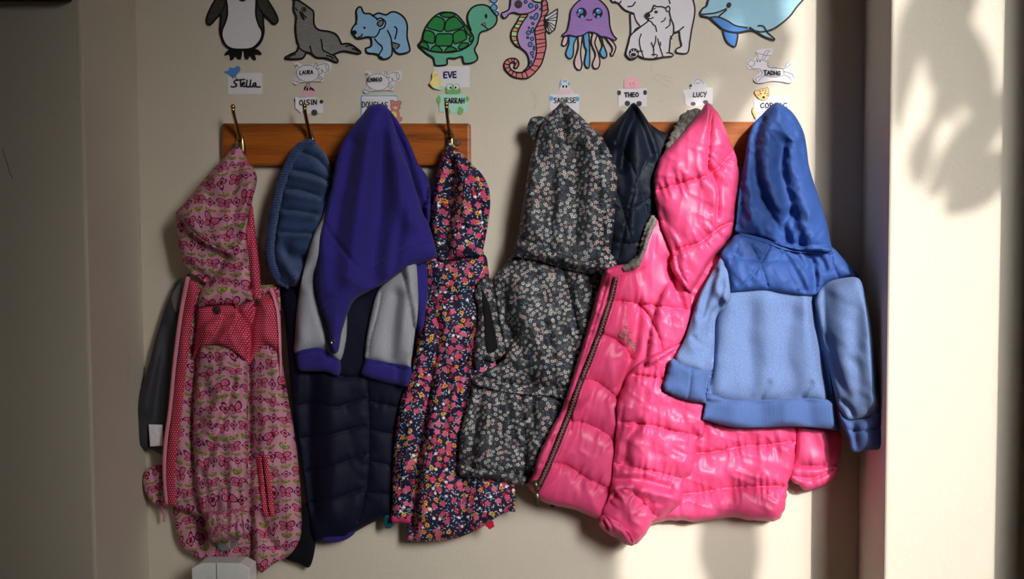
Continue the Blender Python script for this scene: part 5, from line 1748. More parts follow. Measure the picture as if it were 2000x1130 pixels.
# ------------------------------------------------------------------ royal blue sweatshirt with grey sleeves
t = thing('sweatshirt', 'royal blue sweatshirt with light grey sleeves, draped from the third hook', 'sweatshirt', (742, 205, 60))
bp = Piece([(738, 206), (750, 204), (760, 214), (779, 239), (801, 281), (817, 319), (834, 344), (840, 370), (840, 420), (832, 480), (836, 560), (832, 600), (826, 640), (812, 640), (780, 500), (720, 420), (690, 300), (715, 230)], 46, 20, 26, 16,
           folds=[('v', 9, 7, [(760, 225), (790, 300), (808, 380)]), ('v', 5, 6, [(775, 250), (812, 340), (825, 430)]), ('r', 5, 9, [(800, 290), (830, 400)])], wr=[(70, 80, 18, 3, 81)], over=[pad, fb, fsl, fh])
bp.build('back_panel', M.royal, t, 5)
ls_ = Piece(Z3((330, 300), (290, 380), (250, 460), (205, 620), (182, 760), (172, 900), (175, 972), (270, 955), (330, 982), (372, 1002), (395, 930), (402, 850), (400, 700), (380, 500)), 56, 20, 28, 16,
            folds=[('v', 8, 10, Z3((270, 620), (290, 780), (330, 900))), ('r', 4, 14, Z3((215, 700), (205, 900)))], wr=[(85, 90, 26, 3.5, 82)], over=[pad])
ls_.build('sleeve', M.grey_marl, t, 5, label='light grey sleeve')
Piece(Z3((178, 968), (230, 950), (290, 948), (330, 985), (370, 1003), (364, 1068), (300, 1052), (240, 1052), (192, 1048), (178, 1012)), 58, 18, 16, 14, wr=[(88, 40, 14, 2.5, 83)], over=[pad, ls_]).build('cuff', M.royal_rib, t, 4)
rs = Piece(Z3((540, 690), (580, 640), (640, 560), (700, 540), (716, 700), (714, 800), (700, 900), (686, 1000), (674, 1038), (580, 1014), (486, 1000), (482, 950), (490, 880), (505, 800), (520, 740)), 56, 22, 28, 16,
           folds=[('c', 3, 3, Z3((552, 700), (535, 800), (505, 900), (494, 990))), ('v', 7, 14, Z3((620, 720), (600, 850), (590, 1000))), ('r', 5, 14, Z3((660, 700), (650, 950)))], wr=[(88, 90, 24, 3, 84)], over=[pad, bp, fsl])
rs.build('sleeve', M.grey_marl, t, 5, label='light grey sleeve')
Piece(Z3((490, 996), (580, 1012), (682, 1032), (668, 1112), (600, 1108), (540, 1092), (465, 1066), (472, 1028)), 58, 18, 16, 14, wr=[(85, 40, 14, 2.5, 85)], over=[pad, rs, fsl]).build('cuff', M.royal_rib, t, 4)
fp = Piece([(738, 203), (745, 203), (757, 214), (768, 240), (778, 278), (788, 304), (800, 331), (814, 375), (826, 415), (837, 437), (845, 461), (852, 486), (855, 502, 1), (836, 509), (810, 516), (783, 531), (752, 553), (721, 568), (695, 584), (681, 606), (668, 646), (662, 680), (657, 689), (648, 688), (642, 671), (641, 645), (632, 614), (622, 587), (616, 561), (616, 525), (621, 465), (630, 430), (640, 390), (650, 345), (660, 300), (672, 272), (692, 242), (706, 226), (722, 206)],
           86, 30, 46, 8,
           folds=[('r', 12, 18, [(740, 210), (718, 300), (700, 420), (680, 540)]), ('v', 13, 20, [(745, 225), (745, 320), (740, 430), (730, 540)]), ('r', 9, 20, [(765, 260), (780, 340), (800, 430)]), ('v', 7, 14, [(690, 280), (668, 380), (650, 480)]),
                  ('v', 4, 4, [(630, 430), (645, 455), (672, 490), (695, 520)]), ('r', 5, 16, [(655, 330), (635, 450), (630, 560)]), ('v', 4, 10, [(800, 360), (780, 460), (770, 530)])],
           wr=[(80, 140, 40, 4, 86), (60, 60, 30, 1.5, 87)])
fp.build('front_drape', M.royal, t, 5)
hb = Piece(Z3((290, 770), (360, 700), (440, 632), (530, 572), (620, 522), (700, 484), (776, 458), (790, 500), (802, 548, 1), (760, 562), (640, 612), (570, 661), (500, 697), (440, 732), (410, 782), (380, 872), (366, 950), (354, 971), (334, 968), (320, 930), (321, 870), (305, 820)), on=fp, off=0.5, T=5, R=10, Tb=4,
           folds=[('c', 2, 3, Z3((300, 790), (440, 650), (620, 540), (775, 478)))], wr=[(88, 50, 20, 1.5, 88)])
hb.build('hem_band', M.royal_rib, t, 4.5, 0.6)
u, v = Z3((340, 921))[0]
d = float(hb.front(np.array([[u, v]]))[0])
c = P(u, v, d)
mesh_obj('snap_ring', *lathe_y(c + np.array([0, d / 1000, 0]), [(4.6, d - 2), (4.6, d + 1.2), (3.8, d + 1.8), (2.6, d + 1.4), (2.2, d - 0.5)], 20), M.steel, t)

# ------------------------------------------------------------------ dark navy quilted coat
t = thing('quilted_coat', 'dark navy quilted coat with plain hood, between the grey flowered jacket and the pink puffer', 'coat', (1237, 205, 60))
qb = [ZH((560, 560), (700, 640), (860, 560)), ZH((600, 800), (740, 830), (840, 760)), ZH((640, 240), (740, 400), (820, 640), (850, 900)), ZH((830, 330), (740, 560), (660, 900)), ZH((580, 400), (660, 560), (740, 830))]
qbody = Piece([(1205, 250), (1175, 330), (1165, 500), (1165, 700), (1180, 850), (1260, 850), (1300, 700), (1318, 450), (1312, 290), (1290, 255)], 34, 16, 30, 20, quilt=qb, puff=(4, 16), pucker=(1.5, 7, 12))
qbody.build('body', M.navyq, t, 6)
qhood = Piece(ZH((735, 35), (748, 30), (768, 48), (795, 85), (830, 140), (860, 200), (890, 300), (900, 420), (880, 560), (845, 700), (825, 850), (790, 940), (620, 955), (590, 800), (560, 500), (560, 280), (600, 195), (650, 130), (700, 80)), 50, 24, 36, 18, quilt=qb, puff=(3.5, 16), pucker=(1.5, 7, 12),
      folds=[('v', 12, 9, ZH((742, 60), (735, 140), (700, 250), (680, 400))), ('v', 10, 9, ZH((760, 60), (800, 200), (850, 330))), ('r', 8, 12, ZH((700, 110), (640, 250))), ('r', 7, 14, ZH((760, 200), (760, 500), (720, 800)))], wr=[(85, 90, 22, 3, 113)], over=[qbody])
qhood.build('hood', M.navyq, t, 5)
Piece(ZH((830, 160), (860, 165), (905, 200), (938, 242), (935, 300), (900, 360), (860, 330)), 40, 12, 14, 12).build('hood_edge', M.navyq, t, 5)

# ------------------------------------------------------------------ grey flowered jacket
t = thing('flowered_jacket', 'charcoal jacket with tiny pale flowers and an eared hood, left of the pink puffer', 'jacket', (1099, 205, 60))
pep = Piece(Z6((100, 668), (200, 690), (300, 706), (480, 712), (560, 720), (520, 900), (420, 1090), (330, 1098), (250, 1087), (150, 1070), (42, 1058), (35, 1000), (42, 880), (64, 790), (88, 710)), 44, 28, 34, 26,
            folds=[('c', 9, 5, Z6((300, 720), (312, 850), (320, 1090))), ('r', 8, 22, Z6((170, 780), (150, 900), (180, 1020))), ('c', 9, 5, Z6((38, 1020), (150, 1035), (260, 1050), (340, 1062))), ('v', 8, 12, Z6((230, 740), (260, 900), (300, 980))), ('r', 6, 14, Z6((400, 740), (370, 900), (350, 1000))),
                   ('v', 7, 9, Z6((120, 700), (110, 820), (90, 960))), ('v', 6, 7, Z6((350, 730), (345, 830))), ('v', 6, 7, Z6((180, 710), (190, 800)))],
            wr=[(75, 70, 20, 3.5, 97), (88, 50, 11, 2.4, 98, 1)])
pep.build('peplum', M.ditsy, t, 4.5)
db_ = Piece(Z6((285, 120), (230, 170), (190, 210), (180, 235), (190, 300), (205, 400), (225, 520), (210, 580), (140, 620), (102, 640), (98, 672), (190, 698), (300, 716), (400, 722), (560, 735), (620, 560), (690, 300), (690, 130), (500, 90)), 44, 34, 46, 26,
            folds=[('c', 9, 4, Z6((98, 640), (180, 652), (260, 672), (370, 680), (490, 690))), ('v', 9, 10, Z6((250, 430), (300, 540), (350, 660))), ('r', 8, 18, Z6((300, 250), (330, 400), (420, 600))), ('v', 8, 10, Z6((180, 600), (260, 610), (330, 660))),
                   ('c', 8, 4, Z6((470, 150), (510, 300), (545, 470))), ('v', 8, 10, Z6((220, 260), (230, 380), (260, 480))), ('r', 6, 10, Z6((280, 480), (330, 600))), ('v', 6, 8, Z6((400, 420), (430, 560), (440, 680)))],
            wr=[(60, 80, 24, 5, 101), (110, 70, 20, 4, 102), (85, 40, 9, 2.0, 103, 1)], over=[pep], gap=2)
db_.build('body', M.ditsy, t, 4.5)
Piece(Z6((32, 1015), (90, 1025), (160, 1040), (250, 1052), (345, 1068), (330, 1104), (250, 1090), (150, 1074), (70, 1068), (38, 1055)), on=pep, off=0, T=7, R=9, Tb=4, wr=[(88, 30, 5, 6.5, 104)], edge=(1.4, 5, 3), step=3).build('elastic_hem', M.ditsy, t, 3.5)
arm = Piece(Z6((140, 215), (160, 218), (182, 255), (194, 330), (206, 420), (228, 500), (226, 550), (180, 578), (140, 572), (112, 610), (98, 570), (106, 480), (116, 400), (114, 340), (100, 296), (118, 245)), 56, 18, 16, 14,
            folds=[('v', 5, 5, Z6((215, 430), (225, 540)))], wr=[(70, 40, 12, 3, 105)], over=[fb, db_])
arm.build('sleeve_head', M.ditsy, t, 4)
Piece(Z6((130, 262, 1), (150, 300), (168, 350), (182, 420), (195, 480), (201, 522, 1), (180, 538), (154, 540, 1), (146, 480), (142, 400), (134, 320)), on=arm, off=1.0, T=1.5, R=5, Tb=2).build('armhole_shade', M.hole, t, 4, label='dark patch painted as the shaded opening of the sleeve')  # dark sheet on the sleeve stands in for shade in its opening
ear = Piece(ZH((150, 145), (165, 118), (200, 106), (240, 112), (262, 140), (262, 200), (240, 250), (190, 268), (176, 240), (160, 215), (143, 180)), 52, 14, 14, 12, folds=[('v', 8, 8, ZH((180, 180), (230, 190)))], wr=[(40, 20, 9, 2.5, 106)])
ear.build('hood_ear', M.ditsy, t, 3.5)
dh = Piece(ZH((330, 34), (346, 28), (375, 45), (402, 70), (450, 110), (500, 160), (560, 212), (602, 290), (632, 350), (652, 420), (652, 500), (642, 620), (636, 720), (622, 830), (606, 950), (596, 1000), (450, 970), (300, 930), (180, 905), (82, 880), (80, 820), (100, 720), (120, 600), (140, 470), (160, 360), (185, 260), (212, 185), (240, 125), (268, 92), (305, 60)), 62, 42, 56, 30,
           folds=[('v', 6, 8, ZH((345, 50), (350, 200), (300, 400), (280, 600), (270, 850))), ('r', 9, 22, ZH((430, 130), (500, 300), (520, 500), (500, 750))), ('c', 4, 4, ZH((600, 560), (575, 680), (570, 900))), ('v', 6, 12, ZH((420, 300), (410, 500), (420, 800))),
                  ('r', 7, 18, ZH((220, 260), (180, 500), (150, 750))), ('v', 4, 7, ZH((290, 80), (230, 220), (215, 330))), ('v', 4, 8, ZH((540, 280), (590, 420)))],
           wr=[(80, 110, 28, 7, 107), (60, 60, 20, 4, 108), (95, 50, 12, 1.2, 109, 1)], over=[db_, qbody, qhood])
dh.build('hood', M.ditsy, t, 4.5)
Piece(ZH((95, 808), (150, 818), (220, 838), (310, 872), (400, 905), (500, 932), (622, 945), (612, 985), (590, 1012), (480, 996), (380, 976), (300, 952), (220, 928), (140, 912), (76, 896), (74, 860)), 84, 15, 12, 12, wr=[(75, 40, 16, 3, 110), (80, 30, 7, 1.5, 111)], edge=(1, 12, 3), over=[dh, db_], gap=1).build('hood_band', M.ditsy, t, 4, 0.3)

# ------------------------------------------------------------------ pink puffer jacket
t = thing('puffer_jacket', 'hot pink puffer jacket with grey fleece lining and brown zip, under the blue hoodie', 'jacket', (1380, 205, 65))
pb_ = Piece([(1300, 560), (1360, 520), (1420, 490), (1500, 520), (1560, 600), (1562, 760), (1558, 840), (1549, 914), (1538, 950), (1535, 978), (1528, 1004), (1516, 1016), (1480, 1017), (1425, 1010), (1370, 1018), (1310, 1016), (1265, 1024), (1230, 1012), (1235, 900), (1250, 800), (1270, 650)], 46, 30, 34, 34,
            quilt=[Z8((20, 680), (180, 700), (400, 690), (545, 680)), Z8((30, 860), (180, 848), (260, 840), (350, 822), (440, 816), (535, 803)), Z8((0, 1010), (130, 992), (205, 986), (280, 972), (380, 966), (510, 964))], puff=(22, 40), pucker=(8, 6, 20),
            wr=[(70, 70, 22, 4, 121), (20, 60, 16, 3, 122, 1), (100, 50, 14, 1.2, 123, 1)], edge=(1.5, 9, 4))
pb_.build('back_panel', M.pink, t, 4.2)
rs = Piece(Z8((540, 740), (600, 740), (690, 765), (697, 830), (688, 880), (660, 900), (600, 905), (530, 900), (525, 890), (535, 830)), 40, 30, 22, 26, quilt=[Z8((520, 893), (600, 892), (690, 890))], puff=(10, 24), pucker=(5, 7, 18), wr=[(70, 50, 16, 4, 124)])
rs.build('sleeve', M.pink, t, 4.2)
Piece(Z8((518, 938), (530, 895), (600, 893), (680, 890), (686, 905), (668, 942), (622, 968), (572, 978), (548, 962)), 40, 26, 14, 20, folds=[('c', 6, 4, Z8((530, 930), (600, 935), (665, 905)))], wr=[(80, 30, 6, 3.5, 125)], edge=(1.4, 5, 3), step=3).build('cuff', M.pink, t, 3.5)
pf_ = Piece(Z7((350, 38), (420, 20), (455, -30), (480, -110, 1), (520, -150), (600, -80), (640, 60), (640, 260), (600, 340), (480, 420), (400, 470), (385, 560), (370, 700), (350, 850), (320, 960), (298, 1000), (260, 990), (190, 962), (112, 946), (75, 932), (45, 905), (22, 868), (40, 830), (60, 762), (95, 682), (140, 602), (165, 542), (202, 420), (246, 282), (285, 142), (312, 60)), 60, 30, 34, 26,
            quilt=[Z7((320, 172), (380, 172), (440, 180), (520, 190), (640, 205)), Z7((270, 300), (320, 302), (360, 320), (395, 350), (415, 385)), Z7((225, 470), (270, 475), (310, 495), (370, 545)), Z7((180, 630), (230, 634), (290, 658), (350, 700)), Z7((125, 785), (180, 800), (240, 840), (330, 885))],
            puff=(15, 34), pucker=(7, 6, 16),
            folds=[('c', 8, 4, Z7((448, 182), (490, 240), (520, 310), (530, 360))), ('v', 10, 9, Z7((560, 20), (580, 100), (605, 190))), ('v', 10, 10, Z7((440, 200), (430, 300), (410, 390), (370, 520)))],
            wr=[(75, 60, 18, 2.5, 126), (100, 50, 14, 1.2, 127, 1)], edge=(0.8, 8, 4), over=[pb_, db_, qbody, qhood])
pf_.build('front_panel', M.pink, t, 4)
zc = Z7((356, 80), (345, 130), (325, 200), (292, 300), (252, 405), (212, 505), (182, 592), (142, 692), (102, 790), (68, 862), (52, 888))
Piece(Z7((352, 38), (312, 60), (285, 142), (246, 282), (202, 420), (165, 542), (140, 602), (95, 682), (60, 762), (40, 830), (22, 868), (45, 885), (62, 850), (90, 790), (130, 690), (170, 590), (200, 500), (240, 402), (280, 300), (314, 200), (334, 130), (345, 85)), 74, 12, 12, 10,
      folds=[('c', 4, 3, Z7((330, 70), (265, 290), (180, 540), (50, 850)))], wr=[(10, 30, 16, 4, 128), (-30, 30, 12, 2.5, 129, 1)], edge=(0.8, 7, 4), step=3, over=[pf_, db_], gap=1).build('zip_placket', M.pink, t, 3.5)
Piece(strip(zc, 9.5), on=pf_, off=6, T=3, R=4, Tb=8, step=3).build('zip_tape', M.zipdark, t, 4)
# zip teeth in one chain
path = smooth_path(zc, False, 3.2)
dz = pf_.front(path) + 9.0
tv, tf = [], []
tg = np.gradient(path, axis=0); tg /= np.linalg.norm(tg, axis=1, keepdims=True)
vv_, ff_ = tube([P(p[0], p[1], d) for p, d in zip(path, dz)], 0.0014, 8)
parts_ = [(vv_, ff_)]
for i, (p, d) in enumerate(zip(path, dz)):
    n = np.array([-tg[i][1], tg[i][0]]); s = 1 if i % 2 else -1
    a = p + n * s * 3.6; b = p - n * s * 0.6
    parts_.append(tube([P(a[0], a[1], d), P(b[0], b[1], d + 0.6)], 0.0011, 6))
mesh_obj('zip_teeth', *join(*parts_), M.zip, t)
Piece(strip(Z7((372, 72), (362, 130), (342, 205), (308, 302), (268, 408), (228, 508), (198, 596), (158, 696), (118, 794), (86, 862), (62, 905)), 7), on=pf_, off=3, T=5, R=4, Tb=6, step=3, wr=[(0, 12, 12, 1.2, 130)]).build('zip_piping', M.pink, t, 3.5)
d = float(pf_.front(np.array(Z7((60, 860)))).mean()) + 8
sl = [P(*Z7((48, 852))[0], d), P(*Z7((52, 872))[0], d + 2), P(*Z7((54, 888))[0], d + 1)]
mesh_obj('zip_slider', *tube(sl, [0.005, 0.006, 0.004], 12), M.bronze, t, smooth=True)
pu = [P(*Z7(q)[0], d + 1) for q in ((48, 872), (44, 890), (50, 902), (56, 902), (64, 890), (62, 872))]
mesh_obj('puller_loop', *tube(pu, 0.0009, 8), M.bronze, t, smooth=True)
mesh_obj('zip_puller', *tube([P(*Z7(q)[0], d + 1) for q in ((53, 898), (53, 905), (55, 922), (54, 936), (54, 952))], [0.0022, 0.006, 0.0072, 0.0036, 0.0012], 14, 0.45), M.bronze, t, smooth=True)
mesh_obj('drawcord_toggle', *tube([P(1076, 976, 60), P(1080, 983, 60), P(1079, 988, 60)], [0.005, 0.0055, 0.004], 10), M.black, t, smooth=True)
# embroidered script on the chest
f = Flat(0.0)
def emb(pts, w):
    p = np.array([(1180 + x / 12.56, 610 + y / 12.56) for x, y in pts])
    f.depth = float(pf_.front(p).mean()) + 1.2
    f.line([tuple(q) for q in p], w, M.embro, 0.6)
emb([(495, 345), (520, 325), (550, 340), (560, 380), (530, 400), (512, 380), (505, 345)], 1.3)
emb([(500, 350), (440, 430), (395, 500), (372, 560), (400, 590), (450, 570)], 1.5)
emb([(400, 560), (440, 520), (500, 505), (520, 540), (470, 600), (430, 600)], 3.2)
emb([(540, 520), (600, 500), (660, 478)], 3.4)
emb([(480, 600), (540, 560), (580, 560), (590, 600), (530, 660), (500, 640)], 3.0)
emb([(500, 690), (540, 720), (600, 670), (640, 640), (610, 700), (560, 750)], 2.6)
emb([(560, 770), (640, 700), (690, 670), (650, 740), (600, 800)], 2.6)
emb([(610, 810), (680, 740), (730, 720), (750, 760), (690, 800), (650, 830)], 2.4)
emb([(660, 850), (710, 800), (760, 800)], 2.2)
emb([(690, 880), (720, 850), (755, 880), (720, 940)], 2.4)
f.build('embroidered_script', t)['label'] = 'brown embroidered script on the chest'
fs_ = Piece(Z7((400, 458), (450, 402), (520, 365), (590, 335), (650, 330), (700, 400), (700, 560), (690, 680), (665, 700), (658, 770), (642, 830), (614, 852), (608, 920), (590, 952), (540, 990), (500, 1002), (490, 1022), (466, 1062), (432, 1095), (380, 1080), (330, 1040), (305, 980), (332, 905), (345, 800), (355, 700), (362, 560), (388, 490)), 78, 32, 36, 20,
            quilt=[Z7((395, 450), (470, 456), (560, 468), (690, 470)), Z7((345, 628), (430, 634), (520, 650), (600, 670), (690, 688)), Z7((340, 785), (430, 805), (510, 820), (590, 842), (640, 850)), Z7((325, 935), (355, 905), (385, 886), (430, 905), (470, 950), (520, 1000))],
            puff=(18, 38), pucker=(8, 6, 18),
            folds=[('v', 9, 8, Z7((340, 850), (440, 850), (560, 880))), ('r', 8, 10, Z7((360, 880), (480, 900), (590, 920))), ('v', 8, 8, Z7((440, 640), (400, 700), (390, 780)))],
            wr=[(70, 60, 18, 4, 131), (30, 50, 14, 1.6, 132, 1), (100, 40, 12, 1.2, 133, 1)], edge=(0.8, 9, 4), over=[pf_, pb_])
fs_.build('sleeve', M.pink, t, 4)
Piece(Z7((300, 984), (291, 1018), (310, 1042), (350, 1068), (394, 1097), (422, 1100), (428, 1072), (402, 1034), (362, 1003), (326, 984)), 92, 20, 14, 14, folds=[('c', 5, 3, Z7((310, 990), (360, 1018), (400, 1055), (418, 1090)))], wr=[(60, 40, 5, 6.0, 134)], edge=(1.2, 5, 3), step=3, over=[fs_, pf_], gap=1).build('cuff', M.pink, t, 3.2)
# fleece lining: a rim along the hood and a collar below it
Piece(ZH((1120, 62), (1085, 62), (1055, 74), (1010, 110), (978, 160), (948, 220), (932, 262), (915, 312), (960, 340), (1040, 300), (1110, 200), (1140, 110)), 62, 20, 16, 18, wr=[(40, 6, 5, 3, 135), (0, 4, 4, 2, 136)], edge=(2.2, 4, 3), step=2.5, over=[qhood]).build('fleece_lining', M.fur, t, 2.6, label='grey fleece lining')
Piece(ZH((862, 660), (832, 690), (805, 745), (785, 820), (770, 880), (735, 920), (700, 945), (676, 962), (690, 985), (735, 975), (780, 950), (812, 880), (835, 800), (870, 720)), 66, 16, 12, 14, wr=[(40, 6, 5, 3, 137), (0, 4, 4, 2, 138)], edge=(2.0, 4, 5), step=2.5, over=[pf_, qhood]).build('fleece_lining', M.fur, t, 2.6, label='grey fleece lining')
ph = Piece(ZH((1130, 72), (1150, 40), (1166, 30), (1185, 42), (1205, 66), (1228, 92), (1262, 172), (1292, 250), (1322, 322), (1339, 420), (1337, 520), (1327, 620), (1317, 700), (1300, 772), (1250, 842), (1200, 902), (1150, 982), (1100, 1062), (1072, 1110, 1), (1035, 1075), (1000, 1030), (968, 985), (955, 940), (964, 884), (930, 800), (900, 722), (880, 642), (864, 545), (860, 460), (880, 380), (912, 318), (970, 262), (1030, 192), (1080, 132)), 82, 42, 56, 30,
           quilt=[ZH((850, 548), (880, 530), (920, 512), (1000, 490), (1080, 466), (1160, 442), (1225, 400)), ZH((950, 880), (1000, 862), (1050, 842), (1120, 822), (1200, 762), (1250, 728), (1330, 695)), ZH((1225, 400), (1290, 330), (1330, 280))], puff=(20, 46), pucker=(8, 6, 20),
           folds=[('c', 8, 5, ZH((1200, 62), (1186, 120), (1178, 200), (1172, 300), (1170, 420))), ('c', 8, 6, ZH((1190, 455), (1222, 520), (1222, 600), (1212, 660))), ('E', 8, 20, ZH((1172, 420), (1215, 520), (1215, 640), (1200, 740))), ('v', 6, 10, ZH((900, 650), (930, 780), (960, 860))),
                  ('c', 7, 6, ZH((985, 905), (1005, 980), (1050, 1060), (1075, 1100)))],
           wr=[(60, 80, 26, 4, 141), (20, 60, 18, 1.6, 142, 1), (95, 50, 16, 1.2, 143, 1)], edge=(0.7, 9, 4), over=[pf_, pb_, qhood])
ph.build('hood', M.pink, t, 4)

# ------------------------------------------------------------------ blue hoodie
t = thing('hoodie', 'blue marl child hoodie with shiny blue hood and quilted yoke, hanging nearest the bright wall', 'hoodie', (1518, 205, 65))
bd = Piece(Z8((285, 180), (300, 150), (420, 160), (580, 160), (630, 200), (640, 330), (645, 420), (655, 520), (668, 620), (676, 690), (660, 670), (560, 660), (420, 664), (300, 664), (225, 655), (235, 560), (246, 470), (252, 380), (270, 300)), 96, 28, 40, 20,
           folds=[('r', 5, 20, Z8((300, 320), (280, 450), (270, 620))), ('v', 4, 18, Z8((370, 330), (360, 480), (380, 640))), ('r', 5, 22, Z8((440, 320), (440, 480), (420, 640))), ('v', 3.5, 18, Z8((520, 340), (500, 480), (520, 640))), ('v', 14, 10, Z8((600, 290), (610, 400), (640, 560), (662, 660))),
                  ('r', 5, 20, Z8((570, 340), (580, 480), (610, 640))), ('v', 5, 6, Z8((440, 600), (415, 640), (410, 660))), ('v', 5, 6, Z8((590, 600), (560, 640), (555, 655))), ('c', 5, 5, Z8((230, 645), (320, 660), (430, 658), (560, 652), (668, 664)))],
           wr=[(85, 90, 30, 4, 151), (20, 70, 26, 2, 152)], over=[pb_, fs_, ph])
bd.build('body', M.blue_marl, t, 4.5)
Piece(Z8((225, 634), (300, 655), (420, 656), (560, 650), (666, 660), (682, 700), (697, 768, 1), (600, 756), (500, 753), (400, 757), (300, 753), (203, 726, 1), (212, 680)), 104, 20, 18, 16, folds=[('r', 4, 26, Z8((300, 690), (310, 750))), ('v', 4, 22, Z8((400, 660), (400, 750))), ('r', 4, 26, Z8((500, 670), (500, 750))), ('v', 4, 18, Z8((580, 660), (590, 750)))],
      wr=[(88, 60, 26, 3, 153)], over=[bd, pb_, rs], gap=1).build('hem_band', M.blue_rib, t, 4)
yk2 = Piece(Z8((268, 145), (300, 98), (330, 68), (420, 88), (520, 112), (600, 112), (662, 112), (702, 150), (740, 190), (764, 228), (702, 226), (640, 247), (614, 278), (580, 286), (500, 277), (420, 266), (302, 275, 1), (300, 240), (292, 200)), 106, 24, 30, 20,
            quilt=[Z8((350, 80), (400, 150), (440, 262)), Z8((450, 95), (400, 190), (340, 262)), Z8((330, 110), (300, 180)), Z8((470, 110), (500, 180), (545, 270)), Z8((560, 180), (590, 230)), Z8((660, 130), (670, 180), (690, 220))], puff=(5, 16), pucker=(2.5, 6, 12),
            folds=[('v', 14, 8, Z8((575, 130), (600, 180), (605, 270))), ('v', 7, 6, Z8((520, 120), (560, 170), (590, 200))), ('v', 6, 6, Z8((600, 130), (630, 160), (640, 190))), ('v', 6, 7, Z8((500, 140), (540, 210), (570, 270)))],
            wr=[(60, 40, 14, 1.6, 154, 1), (110, 40, 12, 1.0, 155, 1)], over=[bd, ph, pb_], gap=0.5)
yk2.build('yoke', M.blue, t, 4, label='shiny bright blue quilted yoke')
Piece(Z8((272, 148), (240, 198), (200, 268), (170, 348), (140, 440), (108, 512), (150, 545), (232, 560), (247, 480), (252, 370), (282, 330), (304, 300), (302, 240), (294, 190)), 104, 24, 28, 18,
      folds=[('v', 8, 7, Z8((250, 200), (225, 280), (200, 360))), ('r', 7, 10, Z8((270, 190), (255, 260), (290, 300))), ('v', 9, 8, Z8((285, 320), (250, 350), (235, 420))), ('v', 5, 7, Z8((170, 440), (200, 490))), ('r', 6, 14, Z8((200, 340), (170, 460)))], wr=[(75, 60, 18, 3.5, 156), (20, 40, 14, 2, 157)], over=[pb_, fs_, ph, pf_, bd], gap=2).build('sleeve', M.blue_marl, t, 4.2)
Piece(Z8((97, 512), (160, 535), (234, 552), (230, 600), (223, 667), (200, 669), (140, 657), (80, 632), (64, 606), (78, 560)), 108, 24, 18, 18, folds=[('c', 3, 3, Z8((165, 535), (160, 600), (150, 655)))], wr=[(80, 40, 20, 2.5, 158)], edge=(1.2, 3, 3), step=2.5, over=[fs_, pb_, bd], gap=12).build('rolled_cuff', M.blue_rib, t, 3.6)
hsl = Piece(Z8((606, 300), (640, 246), (702, 224), (764, 228), (788, 310), (806, 400), (817, 500), (828, 600), (840, 712), (800, 718), (722, 728), (692, 692), (672, 620), (652, 530), (630, 430), (615, 360)), 96, 28, 34, 30,
      folds=[('r', 5, 20, Z8((690, 280), (700, 420), (720, 600))), ('v', 4, 16, Z8((760, 330), (750, 480), (770, 640))), ('v', 5, 9, Z8((650, 440), (680, 560), (720, 640))), ('v', 6, 6, Z8((700, 660), (730, 690), (740, 720))), ('r', 6, 14, Z8((790, 460), (810, 660)))], wr=[(80, 70, 22, 4, 159), (30, 50, 18, 2, 160)], over=[bd], gap=2, grad=(0.75, 0, 1590, 0))
hsl.build('sleeve', M.blue_marl, t, 4.5)
Piece(Z8((690, 694), (722, 728), (780, 722), (839, 710), (849, 820), (790, 836), (738, 841), (722, 790), (700, 742)), 98, 22, 18, 24, folds=[('v', 5, 8, Z8((740, 740), (755, 835))), ('c', 4, 3, Z8((725, 765), (780, 768), (842, 752)))], wr=[(80, 40, 18, 2.5, 161)], over=[hsl], gap=-4, grad=(0.75, 0, 1590, 0)).build('cuff', M.blue_rib, t, 4)
Piece(ZH((1345, 765), (1420, 780), (1500, 802), (1560, 828), (1640, 852), (1720, 862), (1864, 870), (1866, 886), (1780, 884), (1690, 880), (1600, 864), (1540, 842), (1480, 818), (1400, 794), (1346, 780)), 100, 5, 7, 4, step=3, over=[yk2], gap=0.5).build('neck_seam', M.blue, t, 4)
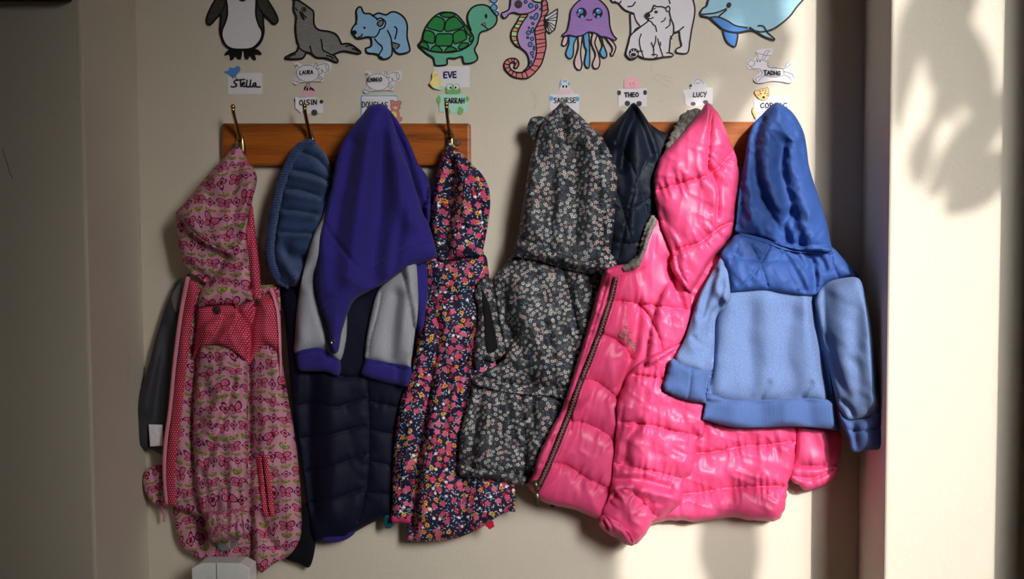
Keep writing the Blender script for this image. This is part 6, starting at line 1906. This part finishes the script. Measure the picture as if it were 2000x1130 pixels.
bh = Piece(ZH((1540, 36), (1556, 28), (1575, 34), (1602, 50), (1642, 82), (1682, 140), (1712, 210), (1727, 300), (1737, 380), (1762, 470), (1792, 560), (1812, 620), (1842, 720), (1857, 800), (1864, 874), (1780, 872), (1700, 867), (1640, 857), (1560, 832), (1500, 804), (1420, 782), (1324, 766), (1328, 700), (1335, 600), (1345, 520), (1360, 430), (1375, 350), (1386, 270), (1406, 190), (1432, 140), (1470, 100), (1510, 58)), 80, 44, 54, 40,
           folds=[('v', 11, 11, ZH((1470, 120), (1430, 250), (1440, 420), (1480, 570), (1545, 700), (1600, 800))), ('r', 10, 18, ZH((1560, 90), (1500, 250), (1500, 420), (1560, 600))), ('v', 9, 10, ZH((1600, 260), (1580, 400), (1620, 560), (1660, 700), (1690, 840))), ('r', 10, 18, ZH((1640, 200), (1660, 400), (1720, 600), (1760, 820))),
                  ('r', 8, 14, ZH((1400, 300), (1390, 500), (1420, 700))), ('v', 4, 6, ZH((1690, 260), (1700, 330), (1720, 380))), ('v', 8, 7, ZH((1640, 640), (1600, 720), (1640, 830))), ('r', 6, 8, ZH((1680, 720), (1660, 800))), ('v', 4, 5, ZH((1590, 90), (1640, 150), (1660, 220)))],
           wr=[(75, 90, 24, 4, 162), (65, 40, 9, 2.4, 163, 1), (115, 34, 9, 2.0, 164, 1), (30, 40, 10, 1.4, 165, 1)], over=[yk2, ph], gap=2)
bh.build('hood', M.blue, t, 4.2)

# ------------------------------------------------------------------ pieces that belong to a part hang under that part


def nest(root, child, ci, parent, pi=0):
    def pick(stem, k):
        c = [o for o in bpy.data.objects[root].children if o.name.split('.')[0] == stem]
        return sorted(c, key=lambda o: o.name)[k]
    pick(child, ci).parent = pick(parent, pi)


nest('raincoat', 'elastic_cuff', 0, 'sleeve')
for k in (0, 0): nest('raincoat', 'snap_button', k, 'yoke')
nest('raincoat', 'pocket_slit_shade', 0, 'pocket_welt', 0)
nest('sweatshirt', 'cuff', 0, 'sleeve', 0)
nest('sweatshirt', 'cuff', 0, 'sleeve', 1)
nest('sweatshirt', 'snap_ring', 0, 'hem_band')
nest('floral_coat', 'sleeve_trim', 0, 'sleeve')
nest('flowered_jacket', 'hood_ear', 0, 'hood')
nest('flowered_jacket', 'hood_band', 0, 'hood')
nest('flowered_jacket', 'armhole_shade', 0, 'sleeve_head')
nest('flowered_jacket', 'elastic_hem', 0, 'peplum')
nest('puffer_jacket', 'cuff', 0, 'sleeve', 0)
nest('puffer_jacket', 'cuff', 0, 'sleeve', 1)
nest('puffer_jacket', 'zip_teeth', 0, 'zip_tape')
nest('puffer_jacket', 'puller_loop', 0, 'zip_slider')
nest('puffer_jacket', 'zip_puller', 0, 'zip_slider')
nest('puffer_jacket', 'embroidered_script', 0, 'front_panel')
nest('hoodie', 'rolled_cuff', 0, 'sleeve', 0)
nest('hoodie', 'cuff', 0, 'sleeve', 1)
nest('hoodie', 'neck_seam', 0, 'hood')
nest('grey_jacket', 'care_label', 0, 'sleeve')
nest('grey_jacket', 'shoulder_patch', 0, 'sleeve')
